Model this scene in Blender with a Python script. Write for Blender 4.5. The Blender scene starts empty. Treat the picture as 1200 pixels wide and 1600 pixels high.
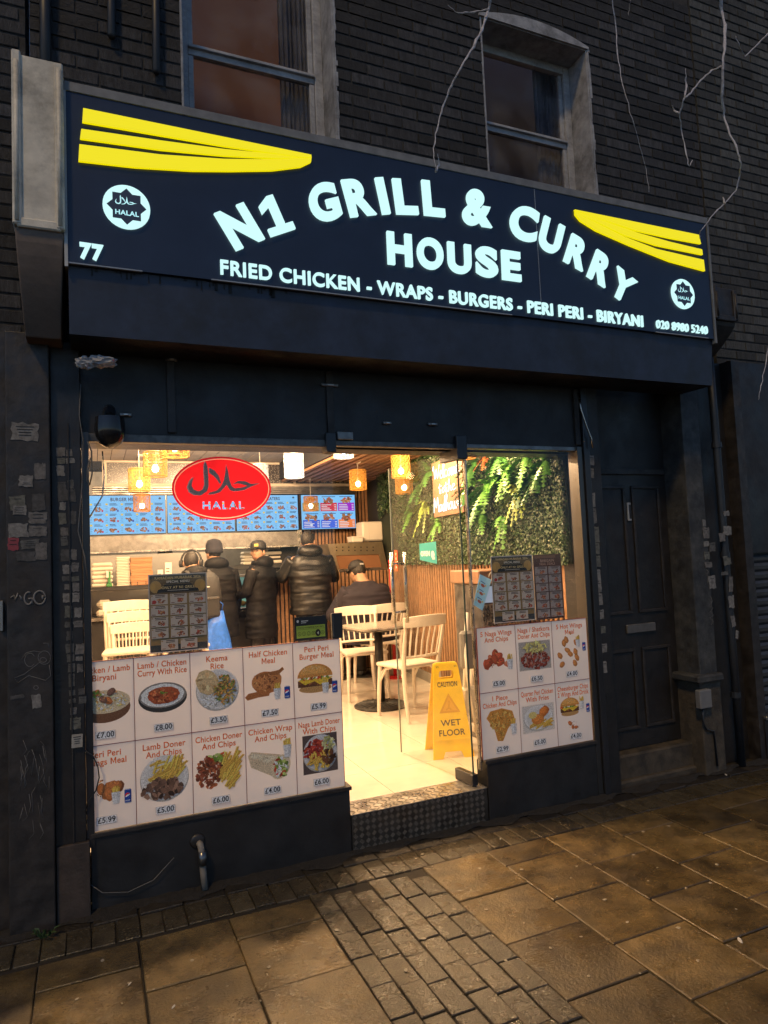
import bpy, bmesh, math, random
from mathutils import Vector, Matrix
from math import sin, cos, pi, radians as R

# ------------------------------------------------------------------ camera, sky, sun, exposure
sc = bpy.context.scene
col = sc.collection
CAM_YAW, CAM_PITCH, CAM_ROLL = R(23.31), R(3.686), R(-2.518)
EYE = Vector((0, 0, 1.6))
FOCAL = 1060.0                                   # in pixels of a 1200 x 1600 frame
_fw = Vector((sin(CAM_YAW)*cos(CAM_PITCH), cos(CAM_YAW)*cos(CAM_PITCH), sin(CAM_PITCH)))
_rt = Vector((cos(CAM_YAW), -sin(CAM_YAW), 0)); _up = _rt.cross(_fw)
_r2 = cos(CAM_ROLL)*_rt + sin(CAM_ROLL)*_up; _u2 = -sin(CAM_ROLL)*_rt + cos(CAM_ROLL)*_up
cam = bpy.data.cameras.new('camera'); camo = bpy.data.objects.new('camera', cam); col.objects.link(camo)
cam.sensor_fit = 'VERTICAL'; cam.sensor_height = 36; cam.lens = 36*FOCAL/1600
cam.clip_start = .02; cam.clip_end = 500
M4 = Matrix((_r2, _u2, -_fw)).transposed().to_4x4(); M4.translation = EYE
camo.matrix_world = M4
sc.camera = camo

def at(px, py, Y):
    "world point seen at a photograph pixel, at depth Y (the shop front stands at Y = 3.59)"
    d = _r2*(px-600) - _u2*(py-800) + _fw*FOCAL
    return EYE + d*(Y/d.y)
def atz(px, py, Z):
    d = _r2*(px-600) - _u2*(py-800) + _fw*FOCAL
    return EYE + d*((Z-EYE.z)/d.z)

w = bpy.data.worlds.new('World'); sc.world = w; w.use_nodes = True
nt = w.node_tree; bgn = nt.nodes['Background']
sky = nt.nodes.new('ShaderNodeTexSky'); sky.sky_type = 'NISHITA'; sky.sun_disc = False
SUN_EL, SUN_AZ = R(52), R(222)                   # azimuth clockwise from +Y
sky.sun_elevation = R(35); sky.sun_rotation = SUN_AZ
sky.air_density = 1.0; sky.dust_density = .1; sky.ozone_density = 8
nt.links.new(sky.outputs[0], bgn.inputs[0]); bgn.inputs[1].default_value = .085
sun = bpy.data.lights.new('street_light', 'SUN'); suno = bpy.data.objects.new('street_light', sun); col.objects.link(suno)
sun.energy = 1.3; sun.angle = R(6); sun.color = (1, .68, .28)
sd = Vector((sin(SUN_AZ)*cos(SUN_EL), cos(SUN_AZ)*cos(SUN_EL), sin(SUN_EL)))
suno.rotation_euler = sd.to_track_quat('Z', 'Y').to_euler()
sc.view_settings.view_transform = 'Standard'; sc.view_settings.look = 'None'
sc.view_settings.exposure = 0; sc.view_settings.gamma = 1; sc.view_settings.use_curve_mapping = False
sc.render.engine = 'CYCLES'
cy = sc.cycles; cy.use_denoising = True; cy.use_adaptive_sampling = True; cy.adaptive_threshold = .025; cy.adaptive_min_samples = 16; cy.max_bounces = 7; cy.diffuse_bounces = 3; cy.glossy_bounces = 2
cy.transmission_bounces = 4; cy.transparent_max_bounces = 16; cy.sample_clamp_indirect = 4; cy.caustics_reflective = False; cy.caustics_refractive = False
try: cy.denoiser = 'OPENIMAGEDENOISE'
except Exception: pass
random.seed(7)

# ------------------------------------------------------------------ helpers
def link(o, parent=None):
    col.objects.link(o)
    if parent is not None:
        o.parent = parent
    return o
def tag(o, label=None, cat=None, group=None, kind=None):
    if label: o['label'] = label
    if cat: o['category'] = cat
    if group: o['group'] = group
    if kind: o['kind'] = kind
    return o
def thing(name, label, cat, loc=(0, 0, 0), rz=0, group=None):
    o = bpy.data.objects.new(name, None); col.objects.link(o)
    o.location = loc; o.rotation_euler = (0, 0, rz); o.empty_display_size = .05
    return tag(o, label, cat, group)
def origin(parent):
    v = Vector((0, 0, 0))
    while parent is not None:
        v += parent.location; parent = parent.parent
    return v

class MB:
    "collects shapes into one mesh"
    def __init__(s): s.v = []; s.f = []; s.c = []; s.cur = (1, 1, 1); s.m = []; s.mi = 0
    def add(s, vs, fs, colr=None):
        b = len(s.v); s.v += [tuple(x) for x in vs]
        for f in fs:
            s.f.append(tuple(b+i for i in f)); s.c.append(colr or s.cur); s.m.append(s.mi)
        return s
    def box(s, a, b, mtx=None, colr=None):
        x0, y0, z0 = a; x1, y1, z1 = b
        vs = [Vector(p) for p in ((x0,y0,z0),(x1,y0,z0),(x1,y1,z0),(x0,y1,z0),(x0,y0,z1),(x1,y0,z1),(x1,y1,z1),(x0,y1,z1))]
        if mtx: vs = [mtx @ p for p in vs]
        return s.add(vs, ((3,2,1,0),(4,5,6,7),(0,1,5,4),(1,2,6,5),(2,3,7,6),(3,0,4,7)), colr)
    def cbox(s, c, d, mtx=None, colr=None):
        return s.box([c[i]-d[i]/2 for i in range(3)], [c[i]+d[i]/2 for i in range(3)], mtx, colr)
    def bbox(s, a, b, r=.004, mtx=None, colr=None):
        "box with chamfered edges"
        bm = bmesh.new(); bmesh.ops.create_cube(bm, size=1)
        for v in bm.verts:
            v.co = Vector([(a[i]+b[i])/2 + v.co[i]*(b[i]-a[i]) for i in range(3)])
        bmesh.ops.bevel(bm, geom=list(bm.edges), offset=r, segments=1, affect='EDGES', clamp_overlap=True)
        return s.bm(bm, mtx, colr)
    def bm(s, bm, mtx=None, colr=None):
        bm.verts.index_update()
        vs = [mtx @ v.co if mtx else v.co.copy() for v in bm.verts]
        fs = [[v.index for v in f.verts] for f in bm.faces]; bm.free()
        return s.add(vs, fs, colr)
    def tube(s, pts, rad, n=8, cap=True, colr=None, flat=1.0):
        pts = [Vector(p) for p in pts]; k = len(pts)
        if not hasattr(rad, '__len__'): rad = [rad]*k
        vs = []; fs = []; ref = None
        for i, p in enumerate(pts):
            t = (pts[min(i+1, k-1)] - pts[max(i-1, 0)]).normalized()
            if ref is None:
                ref = Vector((0, 0, 1)) if abs(t.z) < .9 else Vector((1, 0, 0))
            a = t.cross(ref)
            if a.length < 1e-5: a = t.orthogonal()
            a.normalize(); b = a.cross(t).normalized(); ref = b
            for j in range(n):
                g = 2*pi*j/n; vs.append(p + (a*cos(g) + b*sin(g)*flat)*rad[i])
        for i in range(k-1):
            for j in range(n):
                fs.append((i*n+j, i*n+(j+1) % n, (i+1)*n+(j+1) % n, (i+1)*n+j))
        if cap: fs += [tuple(range(n-1, -1, -1)), tuple((k-1)*n+j for j in range(n))]
        return s.add(vs, fs, colr)
    def lathe(s, prof, n=20, c=(0, 0, 0), mtx=None, colr=None):
        vs = []; fs = []; k = len(prof)
        for r, z in prof:
            for j in range(n):
                g = 2*pi*j/n; p = Vector((c[0]+r*cos(g), c[1]+r*sin(g), c[2]+z)); vs.append(mtx @ p if mtx else p)
        for i in range(k-1):
            for j in range(n):
                fs.append((i*n+j, i*n+(j+1) % n, (i+1)*n+(j+1) % n, (i+1)*n+j))
        fs += [tuple(range(n-1, -1, -1)), tuple((k-1)*n+j for j in range(n))]
        return s.add(vs, fs, colr)
    def loft(s, secs, n=14, colr=None, cap=True):
        "secs: (centre, rx, ry, rot about z[, power]) rings stacked along a body"
        vs = []; fs = []; k = len(secs)
        for sec in secs:
            c, rx, ry, rot = sec[:4]; ex = sec[4] if len(sec) > 4 else 1
            for j in range(n):
                g = 2*pi*j/n; x = math.copysign(abs(cos(g))**ex, cos(g))*rx; y = math.copysign(abs(sin(g))**ex, sin(g))*ry
                vs.append(Vector(c) + Vector((x*cos(rot)-y*sin(rot), x*sin(rot)+y*cos(rot), 0)))
        for i in range(k-1):
            for j in range(n):
                fs.append((i*n+j, i*n+(j+1) % n, (i+1)*n+(j+1) % n, (i+1)*n+j))
        if cap: fs += [tuple(range(n-1, -1, -1)), tuple((k-1)*n+j for j in range(n))]
        return s.add(vs, fs, colr)
    def ball(s, c, r, u=12, v=8, mtx=None, colr=None):
        rr = r if hasattr(r, '__len__') else (r, r, r)
        bm = bmesh.new(); bmesh.ops.create_uvsphere(bm, u_segments=u, v_segments=v, radius=1)
        for q in bm.verts: q.co = Vector((c[0]+q.co.x*rr[0], c[1]+q.co.y*rr[1], c[2]+q.co.z*rr[2]))
        return s.bm(bm, mtx, colr)
    def prism(s, poly, y0, y1, colr=None):
        "outline in x,z extruded from y0 (front) to y1"
        n = len(poly)
        vs = [(x, y0, z) for x, z in poly] + [(x, y1, z) for x, z in poly]
        fs = [tuple(range(n)), tuple(range(2*n-1, n-1, -1))] + [(i, i+n, (i+1) % n+n, (i+1) % n) for i in range(n)]
        return s.add(vs, fs, colr)
    def build(s, name, mat, parent=None, world=True, smooth=False, bevel=0, **tags):
        me = bpy.data.meshes.new(name)
        off = origin(parent) if (world and parent is not None) else Vector((0, 0, 0))
        me.from_pydata([(v[0]-off.x, v[1]-off.y, v[2]-off.z) for v in s.v], [], s.f)
        mats = mat if isinstance(mat, (list, tuple)) else [mat]
        for m in mats: me.materials.append(m)
        if len(mats) > 1: me.polygons.foreach_set('material_index', s.m)
        if any(c != (1, 1, 1) for c in s.c):
            ca = me.color_attributes.new('Col', 'FLOAT_COLOR', 'CORNER')
            buf = []
            for f, c in zip(s.f, s.c): buf += [c[0], c[1], c[2], 1.0]*len(f)
            ca.data.foreach_set('color', buf)
        if smooth: me.polygons.foreach_set('use_smooth', [True]*len(me.polygons))
        me.validate(); me.update()
        o = bpy.data.objects.new(name, me); link(o, parent)
        if bevel:
            b = o.modifiers.new('bevel', 'BEVEL'); b.width = bevel; b.segments = 2; b.limit_method = 'ANGLE'
        if tags: tag(o, **tags)
        return o
def share(src, name, parent, loc, rot=(0, 0, 0), scl=(1, 1, 1)):
    o = bpy.data.objects.new(name, src if isinstance(src, bpy.types.Mesh) else src.data); link(o, parent)
    o.location = loc; o.rotation_euler = rot; o.scale = scl
    return o
def copy_tree(o, parent=None):
    c = o.copy(); col.objects.link(c)
    if parent is not None: c.parent = parent
    for ch in list(o.children): copy_tree(ch, c)
    return c
def autosmooth(o, ang=40):
    me = o.data; me.polygons.foreach_set('use_smooth', [True]*len(me.polygons))
    try: me.set_sharp_from_angle(angle=R(ang))
    except Exception: pass
    return o

# ------------------------------------------------------------------ materials
def mat(name, c=(.5, .5, .5), rough=.6, metal=0, var=.0, vscale=6, detail=6, bump=0, bscale=60, rvar=0, spec=.5,
        attr=False, emit=0, c2=None, stain=0, sscale=2.5, coat=0, rnd=0, speck=0, speckscale=300, speckc=None, trans=0, transl=0, lightonly=False):
    m = bpy.data.materials.new(name); m.use_nodes = True; n = m.node_tree.nodes; l = m.node_tree.links
    b = n['Principled BSDF']; b.inputs['Roughness'].default_value = rough; b.inputs['Metallic'].default_value = metal
    b.inputs['Specular IOR Level'].default_value = spec
    if coat: b.inputs['Coat Weight'].default_value = coat
    tc = n.new('ShaderNodeTexCoord'); src = tc.outputs['Object']
    if rnd:
        oi = n.new('ShaderNodeObjectInfo'); ad = n.new('ShaderNodeVectorMath'); ad.operation = 'ADD'
        sc_ = n.new('ShaderNodeVectorMath'); sc_.operation = 'SCALE'; l.new(oi.outputs['Random'], sc_.inputs[0]); sc_.inputs['Scale'].default_value = 37
        l.new(src, ad.inputs[0]); l.new(sc_.outputs[0], ad.inputs[1]); src = ad.outputs[0]
    base = None
    if attr:
        a = n.new('ShaderNodeAttribute'); a.attribute_name = 'Col'; base = a.outputs['Color']
    else:
        rgb = n.new('ShaderNodeRGB'); rgb.outputs[0].default_value = (*c, 1); base = rgb.outputs[0]
    def noise(scale, det=detail, rg=.6):
        t = n.new('ShaderNodeTexNoise'); t.inputs['Scale'].default_value = scale; t.inputs['Detail'].default_value = det
        t.inputs['Roughness'].default_value = rg; l.new(src, t.inputs['Vector']); return t.outputs['Fac']
    def ramp(fac, a, b_, va, vb):
        r = n.new('ShaderNodeMapRange'); r.inputs['From Min'].default_value = a; r.inputs['From Max'].default_value = b_
        r.inputs['To Min'].default_value = va; r.inputs['To Max'].default_value = vb; l.new(fac, r.inputs['Value']); return r.outputs[0]
    def mix(fac, A, B, mode='MIX'):
        x = n.new('ShaderNodeMix'); x.data_type = 'RGBA'; x.blend_type = mode
        if isinstance(fac, (int, float)): x.inputs[0].default_value = fac
        else: l.new(fac, x.inputs[0])
        for i, q in ((6, A), (7, B)):
            if isinstance(q, tuple): x.inputs[i].default_value = (*q, 1)
            else: l.new(q, x.inputs[i])
        return x.outputs[2]
    if c2: base = mix(ramp(noise(vscale), .38, .62, 0, 1), base, c2)
    if var:
        v = ramp(noise(vscale*1.7), .3, .7, 1-var, 1+var)
        x = n.new('ShaderNodeVectorMath'); x.operation = 'SCALE'; l.new(base, x.inputs[0]); l.new(v, x.inputs['Scale']); base = x.outputs[0]
    if rnd:
        v = ramp(oi.outputs['Random'], 0, 1, 1-rnd, 1+rnd)
        x = n.new('ShaderNodeVectorMath'); x.operation = 'SCALE'; l.new(base, x.inputs[0]); l.new(v, x.inputs['Scale']); base = x.outputs[0]
    if stain: base = mix(ramp(noise(sscale, 8, .7), .48, .66, 0, stain), base, (.012, .011, .010))
    if speck: base = mix(ramp(noise(speckscale, 2), .58, .7, 0, speck), base, speckc or (.6, .55, .45))
    l.new(base, b.inputs['Base Color'])
    if rvar: l.new(ramp(noise(vscale*.8, 5), .35, .65, max(.03, rough-rvar), min(1, rough+rvar)), b.inputs['Roughness'])
    if bump:
        bp = n.new('ShaderNodeBump'); bp.inputs['Strength'].default_value = bump; bp.inputs['Distance'].default_value = .01
        l.new(noise(bscale, 6), bp.inputs['Height']); l.new(bp.outputs[0], b.inputs['Normal'])
    if emit:
        l.new(base, b.inputs['Emission Color']); b.inputs['Emission Strength'].default_value = emit
    if lightonly:                                    # a lamp or screen: gives light, reflects little
        for q in list(b.inputs['Base Color'].links): l.remove(q)
        b.inputs['Base Color'].default_value = (.02, .02, .02, 1)
    if emit and emit < 8: m.cycles.emission_sampling = 'NONE'
    if transl:                                       # thin vinyl or paper with light behind it
        t = n.new('ShaderNodeBsdfTranslucent'); l.new(base, t.inputs['Color']); x = n.new('ShaderNodeMixShader'); x.inputs[0].default_value = transl
        l.new(b.outputs[0], x.inputs[1]); l.new(t.outputs[0], x.inputs[2]); l.new(x.outputs[0], n['Material Output'].inputs['Surface'])
    return m
def glass(name, tint=(1, 1, 1), refl=1.0, dirt=0.03, dscale=3):
    "thin pane: clear, with mirror reflection by Fresnel and a little grime"
    m = bpy.data.materials.new(name); m.use_nodes = True; n = m.node_tree.nodes; l = m.node_tree.links
    n.remove(n['Principled BSDF']); out = n['Material Output']
    t = n.new('ShaderNodeBsdfTransparent'); t.inputs[0].default_value = (*tint, 1)
    g = n.new('ShaderNodeBsdfGlossy'); g.inputs['Roughness'].default_value = .02
    d = n.new('ShaderNodeBsdfDiffuse'); d.inputs[0].default_value = (.7, .7, .7, 1)
    lwt = n.new('ShaderNodeLayerWeight'); lwt.inputs[0].default_value = .5
    pw_ = n.new('ShaderNodeMath'); pw_.operation = 'POWER'; pw_.inputs[1].default_value = 5; l.new(lwt.outputs['Facing'], pw_.inputs[0])
    mu = n.new('ShaderNodeMath'); mu.operation = 'MULTIPLY_ADD'; mu.inputs[1].default_value = .9*refl; mu.inputs[2].default_value = .04*refl; l.new(pw_.outputs[0], mu.inputs[0])
    x = n.new('ShaderNodeMixShader'); l.new(mu.outputs[0], x.inputs[0]); l.new(t.outputs[0], x.inputs[1]); l.new(g.outputs[0], x.inputs[2])
    tc = n.new('ShaderNodeTexCoord'); nz = n.new('ShaderNodeTexNoise'); nz.inputs['Scale'].default_value = dscale; nz.inputs['Detail'].default_value = 8
    l.new(tc.outputs['Object'], nz.inputs['Vector'])
    mr = n.new('ShaderNodeMapRange'); mr.inputs['From Min'].default_value = .4; mr.inputs['From Max'].default_value = .75
    mr.inputs['To Min'].default_value = 0; mr.inputs['To Max'].default_value = dirt; l.new(nz.outputs['Fac'], mr.inputs['Value'])
    y = n.new('ShaderNodeMixShader'); l.new(mr.outputs[0], y.inputs[0]); l.new(x.outputs[0], y.inputs[1]); l.new(d.outputs[0], y.inputs[2])
    l.new(y.outputs[0], out.inputs['Surface'])
    return m

BLK = mat('black_paint', (.0145, .0115, .0098), .5, var=.5, vscale=5, bump=.25, bscale=25, rvar=.12, stain=.5)
BLK2 = mat('worn_black_paint', (.022, .0175, .0145), .55, var=.6, vscale=7, bump=.4, bscale=18, rvar=.15, c2=(.030, .024, .020))
FRAME = mat('dark_aluminium', (.03, .03, .033), .3, metal=.3, var=.2)
STEEL = mat('brushed_steel', (.42, .40, .37), .28, metal=1, var=.15, vscale=14, rvar=.1)
STEEL_D = mat('dull_steel', (.20, .19, .18), .4, metal=.9, var=.3, vscale=9, rvar=.12)
WHITE = mat('white_print', (.62, .60, .57), .35)
PRINT = mat('ink_print', attr=True, rough=.35, var=.38, vscale=95, detail=4)
PAPER = mat('paper_print', attr=True, rough=.7)
SCREEN = mat('screen_light', attr=True, rough=.7, spec=.1, emit=1.0, lightonly=True)
VINYL = mat('backlit_vinyl', attr=True, rough=.35, transl=.5)
GLASS = glass('window_glass', refl=.5, dirt=.016)
GLASS_DOOR = glass('door_glass', tint=(.97, .985, .975), refl=.7, dirt=.012, dscale=2)

# ------------------------------------------------------------------ lettering (Blender's own built-in font)
_gl = {}
CHARS = "ABCDEFGHIJKLMNOPQRSTUVWXYZabcdefghijklmnopqrstuvwxyz0123456789&-/.:,\u00a3!' "
BOLDS = (0, .02, .03, .045, .06)
def _preload():
    def ob(txt, bold, res):
        cu = bpy.data.curves.new('t', 'FONT'); cu.body = txt; cu.size = 1; cu.offset = bold; cu.resolution_u = res; cu.fill_mode = 'FRONT'
        o = bpy.data.objects.new('t', cu); col.objects.link(o); return o
    jobs = [(ch, b, ob(ch, b, 7 if b in (.045, .02) else 3)) for ch in CHARS if ch != ' ' for b in BOLDS]
    wids = [(ch, ob('H'+ch+'H', 0, 1)) for ch in CHARS] + [('', ob('HH', 0, 1))]
    dg = bpy.context.evaluated_depsgraph_get(); adv = {}
    def grab(o):
        me = bpy.data.meshes.new_from_object(o.evaluated_get(dg)); vs = [(v.co.x, v.co.y) for v in me.vertices]; fs = [tuple(p.vertices) for p in me.polygons]; bpy.data.meshes.remove(me); return vs, fs
    for ch, o in wids:
        vs, _ = grab(o); adv[ch] = max(v[0] for v in vs)-min(v[0] for v in vs)
    for ch, b, o in jobs:
        vs, fs = grab(o); _gl[(ch, b)] = (vs, fs, adv[ch]-adv[''])
    for b in BOLDS: _gl[(' ', b)] = ([], [], adv[' ']-adv[''])
    for o in [j[2] for j in jobs]+[w_[1] for w_ in wids]:
        cu = o.data; bpy.data.objects.remove(o); bpy.data.curves.remove(cu)
_preload()
for _b in BOLDS[1:]:                                 # the heavy M is drawn by hand: its offset outline crosses itself
    _v = _gl[('M', 0)][0]; _a, _w, _h = min(v[0] for v in _v)-_b, max(v[0] for v in _v)+_b, max(v[1] for v in _v)+_b; _s = .095+2*_b; _m = (_a+_w)/2
    _gl[('M', _b)] = ([(_a, -_b), (_a+_s, -_b), (_a+_s, .66*_h), (_m, .06*_h), (_w-_s, .66*_h), (_w-_s, -_b), (_w, -_b), (_w, _h), (_w-_s*1.15, _h), (_m, .38*_h), (_a+_s*1.15, _h), (_a, _h)],
                      [(0, 1, 2, 10, 11), (2, 3, 9, 10), (3, 4, 8, 9), (4, 5, 6, 7, 8)], _gl[('M', _b)][2])
def glyph(ch, bold):
    return _gl[(ch, min(BOLDS, key=lambda q: abs(q-bold)))]
def text_layout(s, size, bold=0, track=0, condense=1.0):
    x = 0; vs = []; fs = []; track = track + bold*1.2
    for ch in s:
        v, f, a = glyph(ch, bold); b = len(vs)
        vs += [((p[0]*condense + x)*size, p[1]*size) for p in v]; fs += [tuple(b+i for i in q) for q in f]
        x += a*condense + track
    return vs, fs, (x-track)*size
# ------------------------------------------------------------------ flat print: layered ink shapes on a real surface
class Print:
    def __init__(s, eps=4e-5): s.p = []; s.k = 0; s.eps = eps
    def poly(s, pts, c): s.k += 1; s.p.append((pts, [tuple(range(len(pts)))], c, s.k)); return s
    def rect(s, a, b, c_, d, c): return s.poly([(a, b), (c_, b), (c_, d), (a, d)], c)
    def frame(s, a, b, c_, d, t, c):
        s.rect(a, b, c_, b+t, c).rect(a, d-t, c_, d, c).rect(a, b, a+t, d, c).rect(c_-t, b, c_, d, c); return s
    def ell(s, x, y, rx, ry, c, n=18, rot=0, jit=0, rg=random):
        pts = []
        for i in range(n):
            g = 2*pi*i/n; q = 1 + (rg.uniform(-jit, jit) if jit else 0)
            u, v = rx*cos(g)*q, ry*sin(g)*q; pts.append((x+u*cos(rot)-v*sin(rot), y+u*sin(rot)+v*cos(rot)))
        return s.poly(pts, c)
    def ring(s, x, y, rx, ry, t, c, n=36):
        for i in range(n):
            a, b = 2*pi*i/n, 2*pi*(i+1)/n
            s.poly([(x+rx*cos(a), y+ry*sin(a)), (x+rx*cos(b), y+ry*sin(b)), (x+(rx-t)*cos(b), y+(ry-t)*sin(b)), (x+(rx-t)*cos(a), y+(ry-t)*sin(a))], c); s.k -= 1
        s.k += 1; return s
    def line(s, pts, wd, c, taper=None):
        n = len(pts)
        for i in range(n-1):
            (x0, y0), (x1, y1) = pts[i], pts[i+1]; L = math.hypot(x1-x0, y1-y0) or 1e-9
            w0 = wd*(taper[i] if taper else 1)/2; w1 = wd*(taper[i+1] if taper else 1)/2; nx, ny = -(y1-y0)/L, (x1-x0)/L
            s.poly([(x0+nx*w0, y0+ny*w0), (x0-nx*w0, y0-ny*w0), (x1-nx*w1, y1-ny*w1), (x1+nx*w1, y1+ny*w1)], c)
        return s
    def text(s, t, x, y, size, c, al='c', bold=0, cond=1.0, fit=None, shear=0, track=0):
        vs, fs, W = text_layout(t, size, bold, track, cond)
        if fit and W > fit:
            k = fit/W; vs = [(a*k, b) for a, b in vs]; W = fit
        ox = x - (W/2 if al == 'c' else W if al == 'r' else 0)
        s.k += 1; s.p.append(([(a+ox+b*shear, b+y) for a, b in vs], fs, c, s.k)); return s
    def mesh(s, O, U=(1, 0, 0), V=(0, 0, 1), N=(0, -1, 0), base=1e-3):
        m = MB(); O, U, V, N = Vector(O), Vector(U), Vector(V), Vector(N)
        for pts, fs, c, k in s.p:
            m.add([O + U*a + V*b + N*(base + k*s.eps) for a, b in pts], fs, tuple(c))
        return m
def arabic_halal(pr, x, y, s, c):
    "the word in flowing strokes, about 2.3 s wide and 1.1 s high, centred on x, y"
    def P(l): return [(x+a*s, y+b*s) for a, b in l]
    pr.poly(P([(-.36, .72), (-.30, .55), (-.28, .2), (-.28, -.1), (-.34, -.27), (-.5, -.38), (-.72, -.38), (-.88, -.28), (-.93, -.12), (-.86, .06), (-.74, .22),
               (-.8, .04), (-.82, -.1), (-.74, -.22), (-.6, -.27), (-.46, -.2), (-.4, -.05), (-.41, .3), (-.41, .55)]), c)
    pr.poly(P([(-.24, .50), (-.08, .42), (.06, .24), (.12, .02), (.09, -.03), (.0, .12), (-.12, .25), (-.24, .33)]), c)
    pr.poly(P([(.3, .62), (.36, .4), (.4, .1), (.47, -.1), (.62, -.2), (.55, -.27), (.4, -.22), (.3, -.05), (.22, -.15), (.08, -.29), (-.12, -.35), (-.3, -.36), (-.25, -.31),
               (-.02, -.24), (.12, -.1), (.22, .1), (.27, .35)]), c)
    pr.poly(P([(.44, -.2), (.62, -.26), (.86, -.22), (1.1, -.1), (1.38, .0), (1.1, -.02), (.9, .07), (.68, .08), (.5, -.04), (.66, .0), (.84, -.04), (1.0, -.09), (.8, -.14), (.6, -.17)]), c)
# ---- food pictures (flat print, unit size: about 1 wide)
GOLD, DGOLD, BROWN, DBROWN, RED_, GREEN_, CREAM_ = (.55, .33, .06), (.42, .22, .04), (.23, .085, .03), (.09, .035, .015), (.38, .05, .02), (.13, .2, .03), (.6, .52, .36)
def vary(c, a, rg): k = 1+rg.uniform(-a, a); return tuple(max(0, min(1, q*k)) for q in c)
def chips(pr, x, y, w, h, n, rg, ang=pi/2, spread=.5, L=.3, wd=.035):
    for i in range(n):
        a = ang + rg.uniform(-spread, spread); cx, cy = x+rg.uniform(-.5, .5)*w, y+rg.uniform(-.5, .5)*h; l = L*rg.uniform(.6, 1)/2
        c = vary((.58, .36, .07), .25, rg); pr.line([(cx-cos(a)*l, cy-sin(a)*l), (cx+cos(a)*l, cy+sin(a)*l)], wd, c)
        pr.line([(cx-cos(a)*l+wd*.4, cy-sin(a)*l), (cx+cos(a)*l+wd*.4, cy+sin(a)*l)], wd*.25, vary((.36, .19, .03), .2, rg))
def pile(pr, x, y, rx, ry, n, pal, sz, rg, elong=1.6):
    for i in range(int(n*(1.9 if n > 18 else 1))):
        g = rg.uniform(0, 2*pi); q = math.sqrt(rg.random()); c = vary(rg.choice(pal), .45, rg); sz_ = sz; sz = sz*(.78 if n > 18 else 1)
        pr.ell(x+rx*q*cos(g), y+ry*q*sin(g), sz*rg.uniform(.6, 1.2)*elong, sz*rg.uniform(.5, 1), c, 7, rg.uniform(0, pi), .25, rg); sz = sz_
def chipbox(pr, x, y, s, rg):
    chips(pr, x, y+.28*s, .26*s, .1*s, 16, rg, pi/2, .3, .34*s, .045*s)
    pr.poly([(x-.17*s, y+.22*s), (x+.17*s, y+.22*s), (x+.12*s, y-.25*s), (x-.12*s, y-.25*s)], (.5, .5, .49))
    pr.poly([(x+.02*s, y+.22*s), (x+.17*s, y+.22*s), (x+.12*s, y-.25*s), (x+.04*s, y-.25*s)], (.4, .4, .4))
def can(pr, x, y, s):
    pr.rect(x-.13*s, y-.26*s, x+.13*s, y+.24*s, (.012, .05, .26)); pr.rect(x-.11*s, y+.24*s, x+.11*s, y+.28*s, (.35, .36, .38)); pr.rect(x-.11*s, y-.29*s, x+.11*s, y-.26*s, (.3, .31, .33))
    pr.rect(x+.07*s, y-.26*s, x+.13*s, y+.24*s, (.008, .03, .16))
    r = .1*s; pr.ell(x-.01*s, y+.02*s, r, r, (.6, .6, .62), 16, .4)
    up = [(x-.01*s+r*cos(g), y+.02*s+r*sin(g)) for g in [R(a) for a in range(25, 206, 20)]]; pr.poly(up+[(x-.03*s, y+.05*s)], (.5, .02, .03))
    dn = [(x-.01*s+r*cos(g), y+.02*s+r*sin(g)) for g in [R(a) for a in range(225, 376, 25)]]; pr.poly(dn+[(x+.02*s, y-.01*s)], (.01, .05, .3))
    pr.text('pepsi', x-.01*s, y-.2*s, .08*s, (.55, .56, .6), 'c', .015)
def plate(pr, x, y, rx, ry, c=(.52, .5, .47), rim=(.33, .31, .28)):
    pr.ell(x, y, rx, ry, rim, 30); pr.ell(x, y+.006, rx*.965, ry*.965, c, 30); pr.ell(x, y, rx*.8, ry*.8, tuple(q*.88 for q in c), 28)
def burger(pr, x, y, s, rg):
    pr.ell(x, y-.22*s, .4*s, .1*s, (.36, .2, .07), 20); pr.rect(x-.42*s, y-.17*s, x+.42*s, y-.02*s, DBROWN)
    pile(pr, x, y-.08*s, .4*s, .05*s, 22, [BROWN, DBROWN, (.15, .06, .02)], .035*s, rg)
    pr.poly([(x-.42*s, y), (x+.44*s, y+.02*s), (x+.3*s, y-.06*s), (x+.12*s, y-.15*s), (x-.02*s, y-.05*s), (x-.25*s, y-.12*s)], (.6, .36, .03))
    pile(pr, x, y+.03*s, .42*s, .02*s, 14, [GREEN_, (.2, .28, .06), RED_], .035*s, rg)
    top = [(x+.43*s*cos(R(a)), y+.05*s+.3*s*sin(R(a))) for a in range(0, 181, 12)]; pr.poly(top, (.46, .2, .045))
    pr.poly([(x+.33*s*cos(R(a))-.03*s, y+.12*s+.2*s*sin(R(a))) for a in range(0, 181, 15)], (.56, .28, .075))
    for i in range(14): pr.ell(x+rg.uniform(-.28, .28)*s, y+(.18+rg.uniform(0, .12))*s, .012*s, .008*s, (.62, .5, .3), 6)
def drum(pr, x, y, s, rg, rot=0, c=(.36, .13, .03)):
    for k in range(3):
        pr.ell(x-.02*k*s, y+.02*k*s, (.2-.04*k)*s, (.14-.03*k)*s, vary(tuple(q*(1+.28*k) for q in c), .1, rg), 12, rot, .12, rg)
def wings(pr, x, y, s, n, rg, pal):
    for i in range(n):
        drum(pr, x+rg.uniform(-.36, .36)*s, y+rg.uniform(-.18, .18)*s, s*rg.uniform(.55, .8), rg, rg.uniform(0, pi), rg.choice(pal))
    pile(pr, x, y, .36*s, .2*s, 14, [DBROWN, (.5, .2, .06)], .018*s, rg)
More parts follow.
